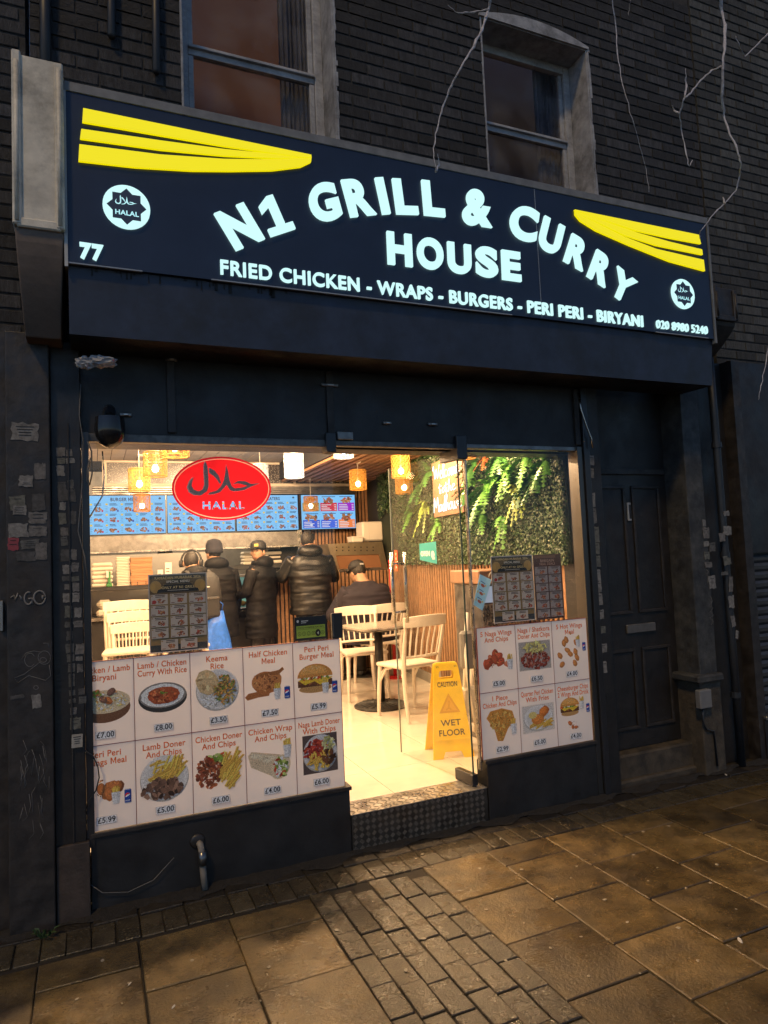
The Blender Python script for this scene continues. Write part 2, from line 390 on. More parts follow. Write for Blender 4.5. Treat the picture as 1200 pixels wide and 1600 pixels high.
def food(pr, kind, x, y, s, rg):
    if kind == 'curry':
        pr.ell(x, y-.02*s, .5*s, .31*s, (.05, .045, .04), 30); pr.ell(x, y+.03*s, .485*s, .27*s, (.18, .16, .14), 30); pr.ell(x, y+.03*s, .44*s, .24*s, (.6, .57, .52), 30, 0, .03, rg)
        pile(pr, x, y+.03*s, .4*s, .21*s, 40, [(.66, .63, .58), (.5, .47, .42)], .02*s, rg); pr.ell(x+.01*s, y+.03*s, .33*s, .18*s, (.3, .07, .025), 24, 0, .06, rg)
        pile(pr, x, y+.03*s, .27*s, .14*s, 42, [(.36, .09, .03), (.25, .05, .02), (.42, .15, .06)], .04*s, rg); pile(pr, x, y+.09*s, .08*s, .03*s, 9, [GREEN_], .02*s, rg)
    elif kind == 'biryani':
        pr.ell(x, y-.1*s, .5*s, .3*s, (.13, .06, .03), 28); pr.ell(x, y+.03*s, .5*s, .24*s, (.5, .4, .25), 28)
        pile(pr, x, y+.04*s, .44*s, .2*s, 70, [(.6, .52, .36), (.55, .38, .12), (.62, .58, .48)], .024*s, rg); wings(pr, x+.05*s, y+.14*s, s*.7, 4, rg, [(.4, .15, .04), (.3, .1, .03), (.12, .06, .04)])
        pile(pr, x-.2*s, y+.2*s, .14*s, .06*s, 10, [GREEN_], .025*s, rg)
    elif kind == 'keema':
        plate(pr, x, y, .47*s, .45*s); pile(pr, x-.18*s, y-.16*s, .2*s, .2*s, 50, [(.62, .58, .5), (.52, .48, .4)], .03*s, rg)
        pr.ell(x-.22*s, y+.2*s, .24*s, .28*s, (.46, .33, .17), 18, .5, .05, rg); pile(pr, x-.22*s, y+.2*s, .18*s, .2*s, 16, [(.5, .37, .2), (.4, .26, .12)], .04*s, rg)
        pile(pr, x+.16*s, y, .24*s, .32*s, 110, [(.26, .2, .06), (.42, .28, .07), (.16, .1, .04), (.45, .2, .05), GREEN_], .03*s, rg)
    elif kind == 'lambdoner':
        plate(pr, x, y, .5*s, .48*s); chips(pr, x+.08*s, y+.18*s, .6*s, .36*s, 46, rg, .9, .8, .32*s, .05*s); pile(pr, x-.06*s, y-.2*s, .38*s, .2*s, 46, [(.13, .07, .045), (.18, .1, .065), (.08, .045, .03)], .075*s, rg)
    elif kind == 'chickendoner':
        pile(pr, x-.22*s, y-.02*s, .28*s, .34*s, 90, [(.2, .05, .025), (.28, .08, .03), (.13, .04, .02)], .045*s, rg); pile(pr, x-.05*s, y+.3*s, .2*s, .1*s, 18, [GREEN_, (.3, .36, .12), RED_], .05*s, rg)
        chips(pr, x+.24*s, y-.02*s, .3*s, .6*s, 44, rg, 1.0, .28, .42*s, .05*s)
    elif kind == 'wrap':
        pr.poly([(x-.5*s, y+.22*s), (x-.42*s, y+.3*s), (x+.2*s, y+.16*s), (x+.24*s, y-.3*s), (x+.1*s, y-.32*s), (x-.44*s, y-.02*s)], (.48, .38, .25))
        pr.poly([(x-.46*s, y+.2*s), (x-.4*s, y+.26*s), (x+.14*s, y+.12*s), (x-.1*s, y+.02*s)], (.58, .48, .34)); pr.ell(x+.2*s, y-.1*s, .2*s, .27*s, (.52, .42, .28), 20, -.5)
        pile(pr, x+.2*s, y-.1*s, .14*s, .2*s, 40, [(.62, .52, .38), GREEN_, RED_, (.6, .56, .5), (.3, .36, .1)], .05*s, rg); pile(pr, x-.2*s, y+.08*s, .2*s, .1*s, 20, [(.4, .3, .18)], .012*s, rg)
    elif kind == 'nagadoner':
        pr.rect(x-.42*s, y-.44*s, x+.42*s, y+.44*s, (.07, .05, .045)); plate(pr, x, y, .42*s, .42*s, (.42, .42, .42)); pile(pr, x-.1*s, y+.06*s, .28*s, .26*s, 80, [(.28, .03, .02), (.2, .02, .015), (.36, .06, .03)], .05*s, rg)
        pile(pr, x+.2*s, y+.2*s, .16*s, .16*s, 26, [(.34, .34, .12), (.45, .42, .22)], .04*s, rg); chips(pr, x-.02*s, y-.14*s, .5*s, .34*s, 26, rg, 1.2, .8, .2*s, .045*s); pile(pr, x+.2*s, y-.1*s, .14*s, .16*s, 16, [DBROWN], .05*s, rg)
    elif kind == 'halfchicken':
        pr.poly([(x-.5*s, y-.24*s), (x-.42*s, y-.16*s), (x-.2*s, y-.14*s), (x+.1*s, y-.1*s), (x+.05*s, y-.26*s), (x-.2*s, y-.27*s), (x-.44*s, y-.31*s)], (.3, .11, .035))
        pr.ell(x, y+.04*s, .34*s, .25*s, (.34, .12, .035), 22, 0, .05, rg); pr.ell(x+.16*s, y+.08*s, .2*s, .2*s, (.4, .16, .05), 18, .3, .05, rg); pr.ell(x-.14*s, y+.06*s, .2*s, .17*s, (.44, .18, .06), 18, -.2, .05, rg)
        pr.poly([(x-.3*s, y+.22*s), (x+.3*s, y+.3*s), (x+.38*s, y+.36*s), (x+.42*s, y+.3*s), (x+.3*s, y+.2*s), (x-.1*s, y+.18*s)], (.26, .1, .03)); pile(pr, x, y+.05*s, .28*s, .2*s, 26, [(.5, .22, .08), BROWN, (.2, .06, .02)], .03*s, rg)
    elif kind == 'burger': burger(pr, x, y, s, rg)
    elif kind == 'ribs': wings(pr, x, y, s, 8, rg, [(.22, .07, .02), (.14, .05, .02), (.3, .1, .03)])
    elif kind == 'nagawings': wings(pr, x, y, s, 8, rg, [(.34, .06, .025), (.26, .05, .02), (.42, .11, .05)])
    elif kind == 'shatkora':
        pr.rect(x-.5*s, y-.38*s, x+.5*s, y+.36*s, (.3, .27, .24)); pile(pr, x, y-.12*s, .44*s, .24*s, 90, [(.24, .04, .02), (.18, .04, .025), (.32, .12, .08)], .04*s, rg); pile(pr, x, y+.2*s, .34*s, .13*s, 44, [(.5, .42, .14), (.4, .34, .12)], .035*s, rg, 2.6)
    elif kind == 'hotwings':
        for a, b in ((-.12, .3), (.2, .2), (-.1, .02), (.16, -.04), (-.36, -.1), (-.3, -.34), (.2, -.2), (-.02, -.08), (.12, -.34), (-.2, .22), (.02, .46)): drum(pr, x+a*s, y+b*s, s*(.5 if b < .4 else .2), rg, rg.uniform(0, pi), (.33, .13, .035))
    elif kind == 'piece':
        pr.poly([(x-.42*s, y+.2*s), (x-.3*s, y+.36*s), (x+.05*s, y+.4*s), (x+.36*s, y+.3*s), (x+.42*s, y+.1*s), (x+.2*s, y-.14*s), (x+.04*s, y-.42*s), (x-.12*s, y-.4*s), (x-.2*s, y-.1*s)], (.46, .2, .04))
        pile(pr, x, y+.1*s, .34*s, .26*s, 60, [(.55, .29, .07), (.4, .17, .03), (.6, .36, .1)], .04*s, rg); pile(pr, x-.02*s, y-.25*s, .1*s, .12*s, 16, [(.5, .25, .06)], .03*s, rg)
    elif kind == 'quarter':
        pr.rect(x-.5*s, y-.34*s, x+.5*s, y+.36*s, (.45, .42, .38)); plate(pr, x, y, .46*s, .32*s, (.5, .49, .47)); chips(pr, x+.06*s, y-.14*s, .6*s, .14*s, 26, rg, .2, .4, .3*s, .04*s); drum(pr, x+.18*s, y+.16*s, s*.9, rg, .5, (.34, .1, .02)); drum(pr, x-.02*s, y-.02*s, s, rg, .1, (.4, .14, .03)); pr.ell(x-.18*s, y+.1*s, .13*s, .09*s, (.5, .4, .14), 14)
    elif kind == 'smallburger':
        burger(pr, x-.14*s, y+.16*s, s*.72, rg); wings(pr, x-.02*s, y-.32*s, s*.5, 3, rg, [(.3, .09, .03)])
    elif kind == 'tiny':
        pile(pr, x, y, .5*s, .3*s, 16, [(.3, .1, .05), (.42, .2, .08), (.2, .08, .04), (.36, .06, .03)], .13*s, rg)
# ------------------------------------------------------------------ pavement: slabs, pavers, kerb side ground
FY = 3.59                                         # plane of the shop glass
slabm = mat('wet_paving_slab', (.112, .076, .029), .30, var=.5, vscale=5, bump=.5, bscale=85, rvar=.22, rnd=.3, speck=.85, speckscale=130, speckc=(.035, .024, .013), stain=.5, sscale=3.0, spec=.55)
paverm = mat('wet_block_paver', (.050, .040, .023), .28, var=.4, vscale=9, bump=.45, bscale=90, rvar=.16, rnd=.28, speck=.8, speckscale=110, speckc=(.15, .125, .085), spec=.55)
grout = mat('sandy_joint', (.016, .012, .007), .9, bump=.5, bscale=80)
ground = MB().add([(-60, -60, -.03), (60, -60, -.03), (60, FY+.2, -.03), (-60, FY+.2, -.03)], [(0, 1, 2, 3)]).build('ground', mat('street_ground', (.035, .032, .03), .55, var=.3, bump=.4, bscale=40), kind='structure')
pave = MB().box((-3, -2.2, -.028), (9, FY+.19, -.009)).build('pavement', grout, kind='structure')
def piece_mesh(name, lx, ly, h, r, m, wob=0):
    b = MB().bbox((-lx/2, -ly/2, -h), (lx/2, ly/2, 0), r)
    me = bpy.data.meshes.new(name); me.from_pydata(b.v, [], b.f); me.materials.append(m); me.update(); return me
rs = random.Random(3)
SL = .383; PITCH = .39
slab_me = piece_mesh('paving_slab', SL-.0065, PITCH-.0065, .05, .0035, slabm)
half_me = piece_mesh('paving_slab_half', SL-.0065, PITCH/2-.0065, .05, .0035, slabm)
def slab(x0, y0, me=slab_me, hy=PITCH):
    share(me, 'paving_slab', pave, (x0+SL/2+rs.uniform(-.002, .002), y0+hy/2, rs.uniform(-.0025, .0025)), (rs.uniform(-.006, .006), rs.uniform(-.006, .006), rs.uniform(-.004, .004)))
TOP = 3.25
for i in range(-3, 4):                             # columns left of the paver strip
    x0 = .15 + i*SL - .383*0 if False else .92 - (i+4)*SL
    odd = (i+4) % 2 == 0
    y = TOP - .03
    if (i+4) % 2 == 1: slab(x0, y-PITCH/2, half_me, PITCH/2); y -= PITCH/2
    while y > .9:
        slab(x0, y-PITCH); y -= PITCH
for i in range(16):                                # columns right of it
    x0 = 1.52 + i*SL; y = TOP
    if i % 2 == 1: slab(x0, y-PITCH/2, half_me, PITCH/2); y -= PITCH/2
    while y > (.6 if i < 6 else 1.2):
        slab(x0, y-PITCH); y -= PITCH
pav_me = piece_mesh('block_paver', .0945, .1895, .05, .003, paverm)
def paver(x, y, rz=0):
    share(pav_me, 'block_paver', pave, (x+rs.uniform(-.002, .002), y+rs.uniform(-.002, .002), rs.uniform(-.005, .002)), (rs.uniform(-.014, .014), rs.uniform(-.014, .014), rz+rs.uniform(-.012, .012)))
for i in range(6):
    y = TOP - (.0 if i % 2 == 0 else .0) - (0, .07, .13, .0, .09, .15)[i]*.6
    while y > 1.5:
        paver(.92+.05+i*.1, y-.0975); y -= .195
for i in range(-14, 62):                           # soldier course along the shop fronts
    paver(i*.1+.02, TOP+.0975+.003)
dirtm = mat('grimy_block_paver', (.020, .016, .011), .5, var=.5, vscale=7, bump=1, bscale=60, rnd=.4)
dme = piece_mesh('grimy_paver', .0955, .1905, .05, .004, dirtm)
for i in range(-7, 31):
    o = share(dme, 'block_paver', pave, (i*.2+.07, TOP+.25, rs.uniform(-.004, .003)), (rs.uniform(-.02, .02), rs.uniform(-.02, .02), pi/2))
soil = MB(); gs = random.Random(41); V = []; n = 150
for k in range(n+1):
    x = -.4+k*.04; d_ = .035+.03*sin(k*.7)+gs.uniform(0, .025) + (.03 if x < 1.2 else 0); V += [(x, FY-.0-.02, .012+gs.uniform(0, .008)), (x, FY-.02-d_*.6, .007+gs.uniform(0, .005)), (x, FY-.02-d_, .0005)]
soil.add(V, [(3*k+j, 3*k+j+1, 3*k+j+4, 3*k+j+3) for k in range(n) for j in (0, 1)]).build('soil', mat('packed_dirt', (.016, .013, .010), .9, var=.5, vscale=30, bump=1, bscale=120), kind='stuff')
litm = mat('pale_litter', (.5, .47, .42), .7, var=.2)
gum = mat('trodden_gum', (.30, .26, .19), .6, var=.3, vscale=40)
def blob_me(name, n, r, h, m, seed):
    g = random.Random(seed); b = MB(); pts = [(r*g.uniform(.7, 1.15)*cos(2*pi*i/n), r*.8*g.uniform(.7, 1.15)*sin(2*pi*i/n)) for i in range(n)]
    b.add([(x, y, 0) for x, y in pts] + [(x*.8, y*.8, h) for x, y in pts], [tuple(n+i for i in range(n))] + [(i, (i+1) % n, n+(i+1) % n, n+i) for i in range(n)])
    me = bpy.data.meshes.new(name); me.from_pydata(b.v, [], b.f); me.materials.append(m); me.update(); return me
gums = [blob_me('gum_spot', 9, .010, .0012, gum, k) for k in range(4)]
g = random.Random(11)
for px, py in ((750,1356),(815,1358),(901,1353),(892,1371),(945,1405),(1013,1376),(1072,1387),(1033,1409),(1046,1404),(1110,1379),(1060,1449),(920,1524),(908,1463),(819,1441),(714,1432),(710,1420),(707,1501),(634,1515),(662,1466),(578,1371),(850,1548),(200,1535),(446,1608-10),(436,1499),(407,1563),(374,1593),(455,1552),(605,1452),(526,1452),(720,1345),(660,1334),(1027,1355),(790,1500),(860,1480),(980,1440),(1150,1420),(1090,1500),(1000,1520),(690,1480),(640,1400),(610,1490),(560,1540),(500,1480),(420,1510),(300,1500),(240,1545),(120,1560),(160,1500),(480,1580),(1180,1360),(1140,1320),(870,1400),(760,1420),(1005,1299),(1045,1290),(990,1335),(355,1540),(930,1335),(1120,1350)):
    p = atz(px, py, .003); o = share(gums[g.randrange(4)], 'gum_spot', pave, (p.x, p.y, .0015), (0, 0, g.uniform(0, 6)), (g.uniform(.5, 1.15),)*3)
for px, py, s_, lb in ((1156,1468,1.9,'largest pale scrap of litter on the slabs at far right of pavement'), (782,1310,1.0,'thin white litter strip on the slabs in front of the doorway'), (1134,1210,1.7,'white scrap of litter near the dark drainpipe'), (271,1572,1.1,'pale scrap of litter at bottom of the left pavement slabs'), (203,1536,1.0,'small scrap of litter on the left slabs below the pilaster')):
    p = atz(px, py, .004); o = blob_me('litter', 7, .012*s_, .002, litm, px); o = share(o, 'litter_scrap', None, (p.x, p.y, .002), (0, 0, 1.0), (1, .45, 1)); tag(o, lb, 'litter')
weedm = mat('weed_leaf', (.05, .09, .025), .6, var=.3)
p0 = atz(70, 1462, 0); wd = thing('weed', 'small green weed growing at the foot of the left pilaster', 'weed', p0)
for k in range(16):
    a = g.uniform(0, 6.3); r_ = g.uniform(.02, .07); b = MB(); c0 = p0+Vector((cos(a)*.02, sin(a)*.02-.01, 0)); c1 = p0+Vector((cos(a)*r_, sin(a)*r_-.02, g.uniform(.015, .05))); sd_ = Vector((-sin(a), cos(a), 0))*.009
    b.add([c0, (c0+c1)/2+sd_+Vector((0, 0, .012)), c1, (c0+c1)/2-sd_+Vector((0, 0, .012))], [(0, 1, 2, 3)]).build('leaf', weedm, wd)
# ------------------------------------------------------------------ the brick buildings above the shop fronts
WY = 3.72
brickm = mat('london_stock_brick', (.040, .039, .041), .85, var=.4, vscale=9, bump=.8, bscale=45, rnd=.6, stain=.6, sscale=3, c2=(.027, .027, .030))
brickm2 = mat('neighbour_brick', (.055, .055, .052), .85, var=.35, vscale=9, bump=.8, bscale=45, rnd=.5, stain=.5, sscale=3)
mortar = mat('old_mortar', (.036, .034, .032), .95, var=.4, vscale=12, bump=.5, bscale=70)
render_w = mat('flaking_white_render', (.30, .30, .31), .8, var=.35, vscale=6, bump=.7, bscale=18, stain=.55, sscale=4)
oldwhite = mat('old_white_gloss', (.36, .355, .36), .5, var=.35, vscale=7, stain=.5, sscale=6)
cream = mat('dirty_cream_paint', (.62, .565, .46), .55, var=.25, vscale=5, bump=.3, bscale=22, stain=.5, sscale=3.2)
WIN = [(.49, 1.405, 3.60, 5.9), (2.47, 3.38, 3.60, 5.235)]
def wall_with_bricks(label, name, x0, x1, z0, z1, m, holes, limit, sd, reach):
    b = thing(name, label, 'building', (x0, WY, 0))
    w_ = MB()
    xs = sorted({x0, x1} | {h[0] for h in holes} | {h[1] for h in holes})
    for i in range(len(xs)-1):
        xa, xb = xs[i], xs[i+1]; cuts = [(h[2], h[3]) for h in holes if h[0] <= xa and h[1] >= xb]; z = z0
        for c0, c1 in cuts:
            if c0 > z: w_.box((xa, WY+.006, z), (xb, WY+.28, c0))
            z = c1
        if z < z1: w_.box((xa, WY+.006, z), (xb, WY+.28, z1))
    w_.build('wall', mortar, b)
    g = random.Random(sd); BW, BH = .222, .0755; spots = []
    nr = int((z1-z0)/BH)
    for r_ in range(nr):
        z = z0 + r_*BH; x = x0 + (.111 if r_ % 2 else 0) - .111
        while x < x1:
            xa, xb = max(x, x0), min(x+BW-.011, x1)
            segs = [(xa, xb)]
            for h in holes:
                if h[2]-.02 < z+BH and h[3] > z+.02:
                    ns = []
                    for a, c in segs:
                        if c <= h[0] or a >= h[1]: ns.append((a, c))
                        else:
                            if a < h[0]-.02: ns.append((a, h[0]))
                            if c > h[1]+.02: ns.append((h[1], c))
                    segs = ns
            for a, c in segs:
                if c-a > .03: spots.append((a, c, z))
            x += BW
    spots.sort(key=lambda s: reach(s))
    near, far = spots[:limit], spots[limit:]
    me = bpy.data.meshes.new('brick'); q = MB().bbox((-.5, 0, 0), (.5, .06, BH-.011), .004)
    me.from_pydata(q.v, [], q.f); me.materials.append(m); me.update()
    for a, c, z in near:
        share(me, 'brick', b, ((a+c)/2-x0, g.uniform(-.002, .002)-.001, z), (g.uniform(-.006, .006), 0, g.uniform(-.006, .006)), (c-a, 1, 1))
    if far:
        f = MB()
        for a, c, z in far: f.box((a, WY-.001+g.uniform(-.002, .002), z), (c, WY+.02, z+BH-.011))
        f.build('brickwork', m, b, kind='stuff')
    return b
def vis(s):                                         # rows the photograph shows come first
    x = (s[0]+s[1])/2; top = 4.5 + (x+.4)*.3
    return 100 if s[2] > top+.15 or s[2] < 3.62 else s[2]-top
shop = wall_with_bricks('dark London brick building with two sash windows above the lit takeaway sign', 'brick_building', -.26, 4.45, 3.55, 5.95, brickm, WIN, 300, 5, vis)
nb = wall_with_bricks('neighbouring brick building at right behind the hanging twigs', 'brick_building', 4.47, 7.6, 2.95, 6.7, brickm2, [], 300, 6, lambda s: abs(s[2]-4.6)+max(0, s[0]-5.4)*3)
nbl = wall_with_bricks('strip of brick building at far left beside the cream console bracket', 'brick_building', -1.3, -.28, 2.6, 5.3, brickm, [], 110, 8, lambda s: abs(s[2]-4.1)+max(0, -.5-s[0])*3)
# ---- sash windows with reveals
curtm = mat('blind_brown', (.23, .13, .10), .9, var=.25, vscale=3)
netm = mat('net_curtain', (.22, .21, .21), .9, var=.2, vscale=20)
pane_m = glass('old_window_pane', tint=(.75, .75, .78), refl=.08, dirt=.08, dscale=4)
roomm = mat('dim_room_wall', (.30, .17, .13), .9)
def sash_window(i, x0, x1, z0, z1, zbar, arch):
    e = bpy.data.objects.new('window', None); link(e, shop); base = Vector((x0, WY, z0)); e.location = base - shop.location
    D = .19
    for a, c, nm in ((x1-.012, x1+.0, 'reveal'), (x0, x0+.012, 'reveal')):
        MB().box((a, WY-.003, z0), (c, WY+.27, z1)).build(nm, render_w, e)
    # ragged painted edge on the brick face beside the opening
    g = random.Random(20+i); rag = MB()
    z = z0
    while z < min(z1, 5.6):
        h = g.uniform(.03, .09); wd_ = g.uniform(.004, .022); rag.box((x1-.002, WY-.010, z), (x1+wd_, WY+.02, min(z+h, z1))); z += h+.001
    rag.build('painted_edge', render_w, e)
    if arch:
        MB().box((x0, WY+.0, z1-.01), (x1, WY+.27, z1+.02)).build('lintel', render_w, e)
        l = MB(); n = 24; arcp = [(x1+.01-(x1-x0+.02)*k/n, z1+.012+.075*(1-(1-2*k/n)**2)) for k in range(n+1)]; l.prism([(x0-.01, z1-.004), (x1+.01, z1-.004)]+arcp, WY-.016, WY+.03)
        l.build('arch_face', render_w, e)
    fr = MB(); fy = WY+D; t = .055
    for a, c in ((x0+.012, x0+.012+t), (x1-.012-t, x1-.012)): fr.box((a, fy, z0), (c, fy+.05, z1))
    fr.box((x0+.012+t, fy+.002, z1-.07), (x1-.012-t, fy+.05, z1-.0)); fr.build('frame', oldwhite, e, bevel=.004)
    f2 = MB(); f2.box((x0+.07, fy+.008, zbar-.024), (x1-.07, fy+.046, zbar+.024)); f2.box((x0+.068, fy-.012, zbar+.012), (x1-.068, fy+.01, zbar+.030)); f2.build('sash_bar', oldwhite, e, bevel=.003)
    for a, c in ((x0+.069, x0+.100), (x1-.100, x1-.069)):
        MB().box((a, fy+.012, z0), (c, fy+.045, zbar-.026)).build('sash_stile', oldwhite, e, bevel=.003); MB().box((a, fy+.022, zbar+.032), (c, fy+.055, z1-.072)).build('sash_stile', oldwhite, e, bevel=.003)
    for za, zb, yy in ((z0, zbar-.025, .028), (zbar+.032, z1-.07, .036)):
        MB().box((x0+.1, fy+yy, za), (x1-.1, fy+yy+.004, zb)).build('pane', pane_m, e)
    rm = MB(); ry = fy+.10
    # curtains: folded sheets behind the glass
    def folds(a, c, y, am, n, za, zb):
        vs = []; fs = []
        for k in range(n+1):
            x = a+(c-a)*k/n; yy = y+am*sin(k*1.9)+am*.5*sin(k*.7+1); vs += [(x, yy, za), (x, yy, zb)]
        for k in range(n): fs.append((2*k, 2*k+2, 2*k+3, 2*k+1))
        return vs, fs
    W_ = x1-x0
    MB().add(*folds(x1-.09-W_*.19, x1-.03, fy+.11, .012, 26, z0-.1, z1)).build('net_curtain', netm, e)
    MB().box((x0-.5, fy+.75, z0-.4), (x1+.5, fy+.80, z1+1.6)).build('room_wall', roomm if i == 0 else mat('dim_blue_room', (.10, .10, .14), .9), e)
    lx = x1+.10; rl = MB().lathe([(.05, 0), (.09, -.10), (.088, -.10), (.048, 0)], 16, (lx, fy+.45, 4.36)).build('room_lamp', mat('lamp_shade_%d' % i, (.6, .4, .2), .8), e)
    MB().ball((lx, fy+.45, 4.32), .025).build('lamp_bulb', mat('room_bulb_%d' % i, (1, .6, .25), .5, emit=(9, 2)[i], lightonly=True), rl)
    rL = bpy.data.lights.new('room_light', 'POINT'); rL.energy = (3.0, .10)[i]; rL.color = (1, .5, .2); rL.shadow_soft_size = .03; rlo = bpy.data.objects.new('room_light', rL); link(rlo, rl); rlo.location = Vector((lx, fy+.56, 4.42))-origin(rl)
    return e
w1 = sash_window(0, *WIN[0], 4.63, False)
w2 = sash_window(1, *WIN[1], 4.605, True)
# dark cables and pipe on the brickwork
pipem = mat('black_iron', (.015, .016, .018), .5, var=.3)
for px, y1, r_, nm, lb in ((70, 100, .028, 'drainpipe', 'dark iron drainpipe above the cream console bracket'), (173, 56, .022, 'cable_end', 'short thick dark cable hanging on the bricks left of the window'), (243, 112, .022, 'cable_end', 'longer thick dark cable hanging on the bricks beside the left window')):
    a, b_ = at(px, -60, WY-.03), at(px+1, y1, WY-.03)
    o = MB().tube([a, (a+b_)/2, b_, b_-Vector((0, 0, .012))], [r_, r_, r_, r_*.6], 10).build(nm, pipem, smooth=True); tag(o, lb, 'cable' if 'cable' in nm else 'pipe')
# fascia support wall between shop front and brickwork
MB().box((-.2, FY+.16, 2.24), (4.45, WY+.2, 3.56)).build('bulkhead', BLK, shop)

# ------------------------------------------------------------------ illuminated shop sign
SY = 3.24; SX0, SX1, SZ0, SZ1 = -.083, 3.885, 2.965, 3.765
signm = mat('sign_navy_black', (.015, .022, .045), .35, var=.15, vscale=3)
trimm = mat('grey_sign_trim', (.17, .17, .165), .5, var=.25, vscale=8)
LIT = mat('lit_white_acrylic', (.60, .95, .95), .4, emit=1.08, lightonly=True)
YEL = mat('lit_yellow_acrylic', (.93, .80, .0), .4, emit=.95, lightonly=True)
seamm = mat('sign_seam', (.25, .28, .32), .4)
sign = thing('shop_sign', 'long black illuminated fascia sign reading N1 Grill & Curry House', 'shop sign', (SX0, SY, SZ0))
MB().box((SX0, SY, SZ0), (SX1, WY-.03, SZ1)).build('sign_box', signm, sign)
MB().box((SX0-.012, SY-.006, SZ1), (SX1+.012, WY-.03, SZ1+.045)).build('top_trim', trimm, sign, bevel=.003)
MB().box((SX0-.014, SY-.008, SZ0-.02), (SX0, WY-.03, SZ1-.002)).build('end_trim', mat('pale_end_trim', (.42, .42, .40), .5, var=.2), sign)
MB().box((SX1, SY-.008, SZ0-.03), (SX1+.016, WY-.03, SZ1-.002)).build('end_trim', trimm, sign)
for px0, px1 in ((107, 224), (330, 800), (1018, 1104)):
    a, b_ = at(px0, 430, SY), at(px1, 500, SY)
    MB().box((a.x, SY-.006, SZ0-.004), (b_.x, SY+.01, SZ0+.002)).build('bottom_bead', seamm, sign)
sm = at(841, 400, SY)
MB().box((sm.x-.0016, SY-.0012, SZ0+.004), (sm.x+.0016, SY+.001, SZ1-.002)).build('panel_seam', seamm, sign)
def solid(vs, fs, name, m, parent, depth=.016):
    "front outline (world points on the sign face) raised off the sign"
    from collections import Counter
    ed = Counter(); n = len(vs)
    for f in fs:
        for i in range(len(f)): ed[tuple(sorted((f[i], f[(i+1) % len(f)])))] += 1
    V = [(v.x, SY-depth, v.z) for v in vs] + [(v.x, SY-.0005, v.z) for v in vs]
    F = [tuple(f) for f in fs]
    for f in fs:
        for i in range(len(f)):
            a, b_ = f[i], f[(i+1) % len(f)]
            if ed[tuple(sorted((a, b_)))] == 1: F.append((b_, a, a+n, b_+n))
    return MB().add(V, F).build(name, m, parent)
ONE = ([(0,0),(1,0),(1,.2),(.70,.2),(.70,1),(.44,1),(.04,.82),(.04,.60),(.38,.73),(.38,.2),(0,.2)], [(0,1,2,3,9,10),(3,4,5,8,9),(5,6,7,8)])
def quadletter(ch, TL, BL, BR, bold=.03, name='letter', foot=False):
    TL, BL, BR = [at(p[0], p[1], SY-.016) for p in (TL, BL, BR)]
    vs, fs, _ = glyph(ch, bold)
    x0, x1 = min(v[0] for v in vs), max(v[0] for v in vs); y0, y1 = min(v[1] for v in vs), max(v[1] for v in vs)
    vs, fs = list(vs), list(fs)
    if foot: (vs, fs), x0, x1, y0, y1 = ONE, 0, 1, 0, 1
    U, Vv = (BR-BL), (TL-BL)
    pts = [BL + U*((v[0]-x0)/(x1-x0)) + Vv*((v[1]-y0)/(y1-y0)) for v in vs]
    return solid(pts, fs, name, LIT, sign)
def c1(x, y): return (320+x/3.3333, 260+y/3.3333)
def c2(x, y): return (660+x/3.3333, 270+y/3.3333)
def c3(x, y): return (580+x/4.6154, 340+y/4.6154)
for ch, cv, TL, BL, BR in (('N', c1, (48,243), (165,437), (315,375)), ('1', c1, (262,172), (346,364), (474,322)), ('G', c1, (522,103), (576,300), (724,262)), ('R', c1, (710,68), (762,262), (898,247)),
        ('I', c1, (887,57), (928,247), (970,243)), ('L', c1, (977,60), (1002,245), (1117,248)), ('L', c2, (-3,34), (13,217), (122,228)), ('&', c2, (216,72), (211,262), (366,286)),
        ('C', c2, (474,150), (449,325), (592,368)), ('U', c2, (640,220), (600,378), (708,436)), ('R', c2, (783,312), (738,455), (838,512)), ('R', c2, (912,395), (860,535), (955,597)), ('Y', c2, (1020,482), (967,608), (1074,694)),
        ('H', c3, (115,93), (125,330), (303,353)), ('O', c3, (333,126), (338,354), (526,384)), ('U', c3, (553,168), (561,388), (729,412)), ('S', c3, (757,192), (763,412), (920,440)), ('E', c3, (943,228), (952,442), (1087,460))):
    quadletter(ch, cv(*TL), cv(*BL), cv(*BR), .045, foot=(ch == '1'))
def signline(txt, pxl, pxr, cap, bold, name):
    A, B, T = at(*pxl, SY-.012), at(*pxr, SY-.012), at(*cap, SY-.012)
    vs, fs, W_ = text_layout(txt, 1, bold, .02)
    x0 = min(v[0] for v in vs); x1 = max(v[0] for v in vs); hh = max(v[1] for v in glyph('H', bold)[0])
    U = (B-A)/(x1-x0); k = (T.z-A.z)/hh
    # one mesh per letter
    x = 0; tr = .02+bold*1.2
    for ch in txt:
        v, f, adv = glyph(ch, bold)
        if v: solid([A + U*(p[0]+x-x0) + Vector((0, 0, p[1]*k)) for p in v], f, name, LIT, sign, .012)
        x += adv+tr
signline('FRIED CHICKEN - WRAPS - BURGERS - PERI PERI - BIRYANI', (345, 427), (1006, 510), (345, 405), .02, 'small_letter')
signline('020 8980 5240', (1027, 512), (1107, 522), (1027, 499.5), .0, 'phone_digit')
signline('77', (124.5, 401), (162, 406), (124.5, 377.5), .04, 'street_number')
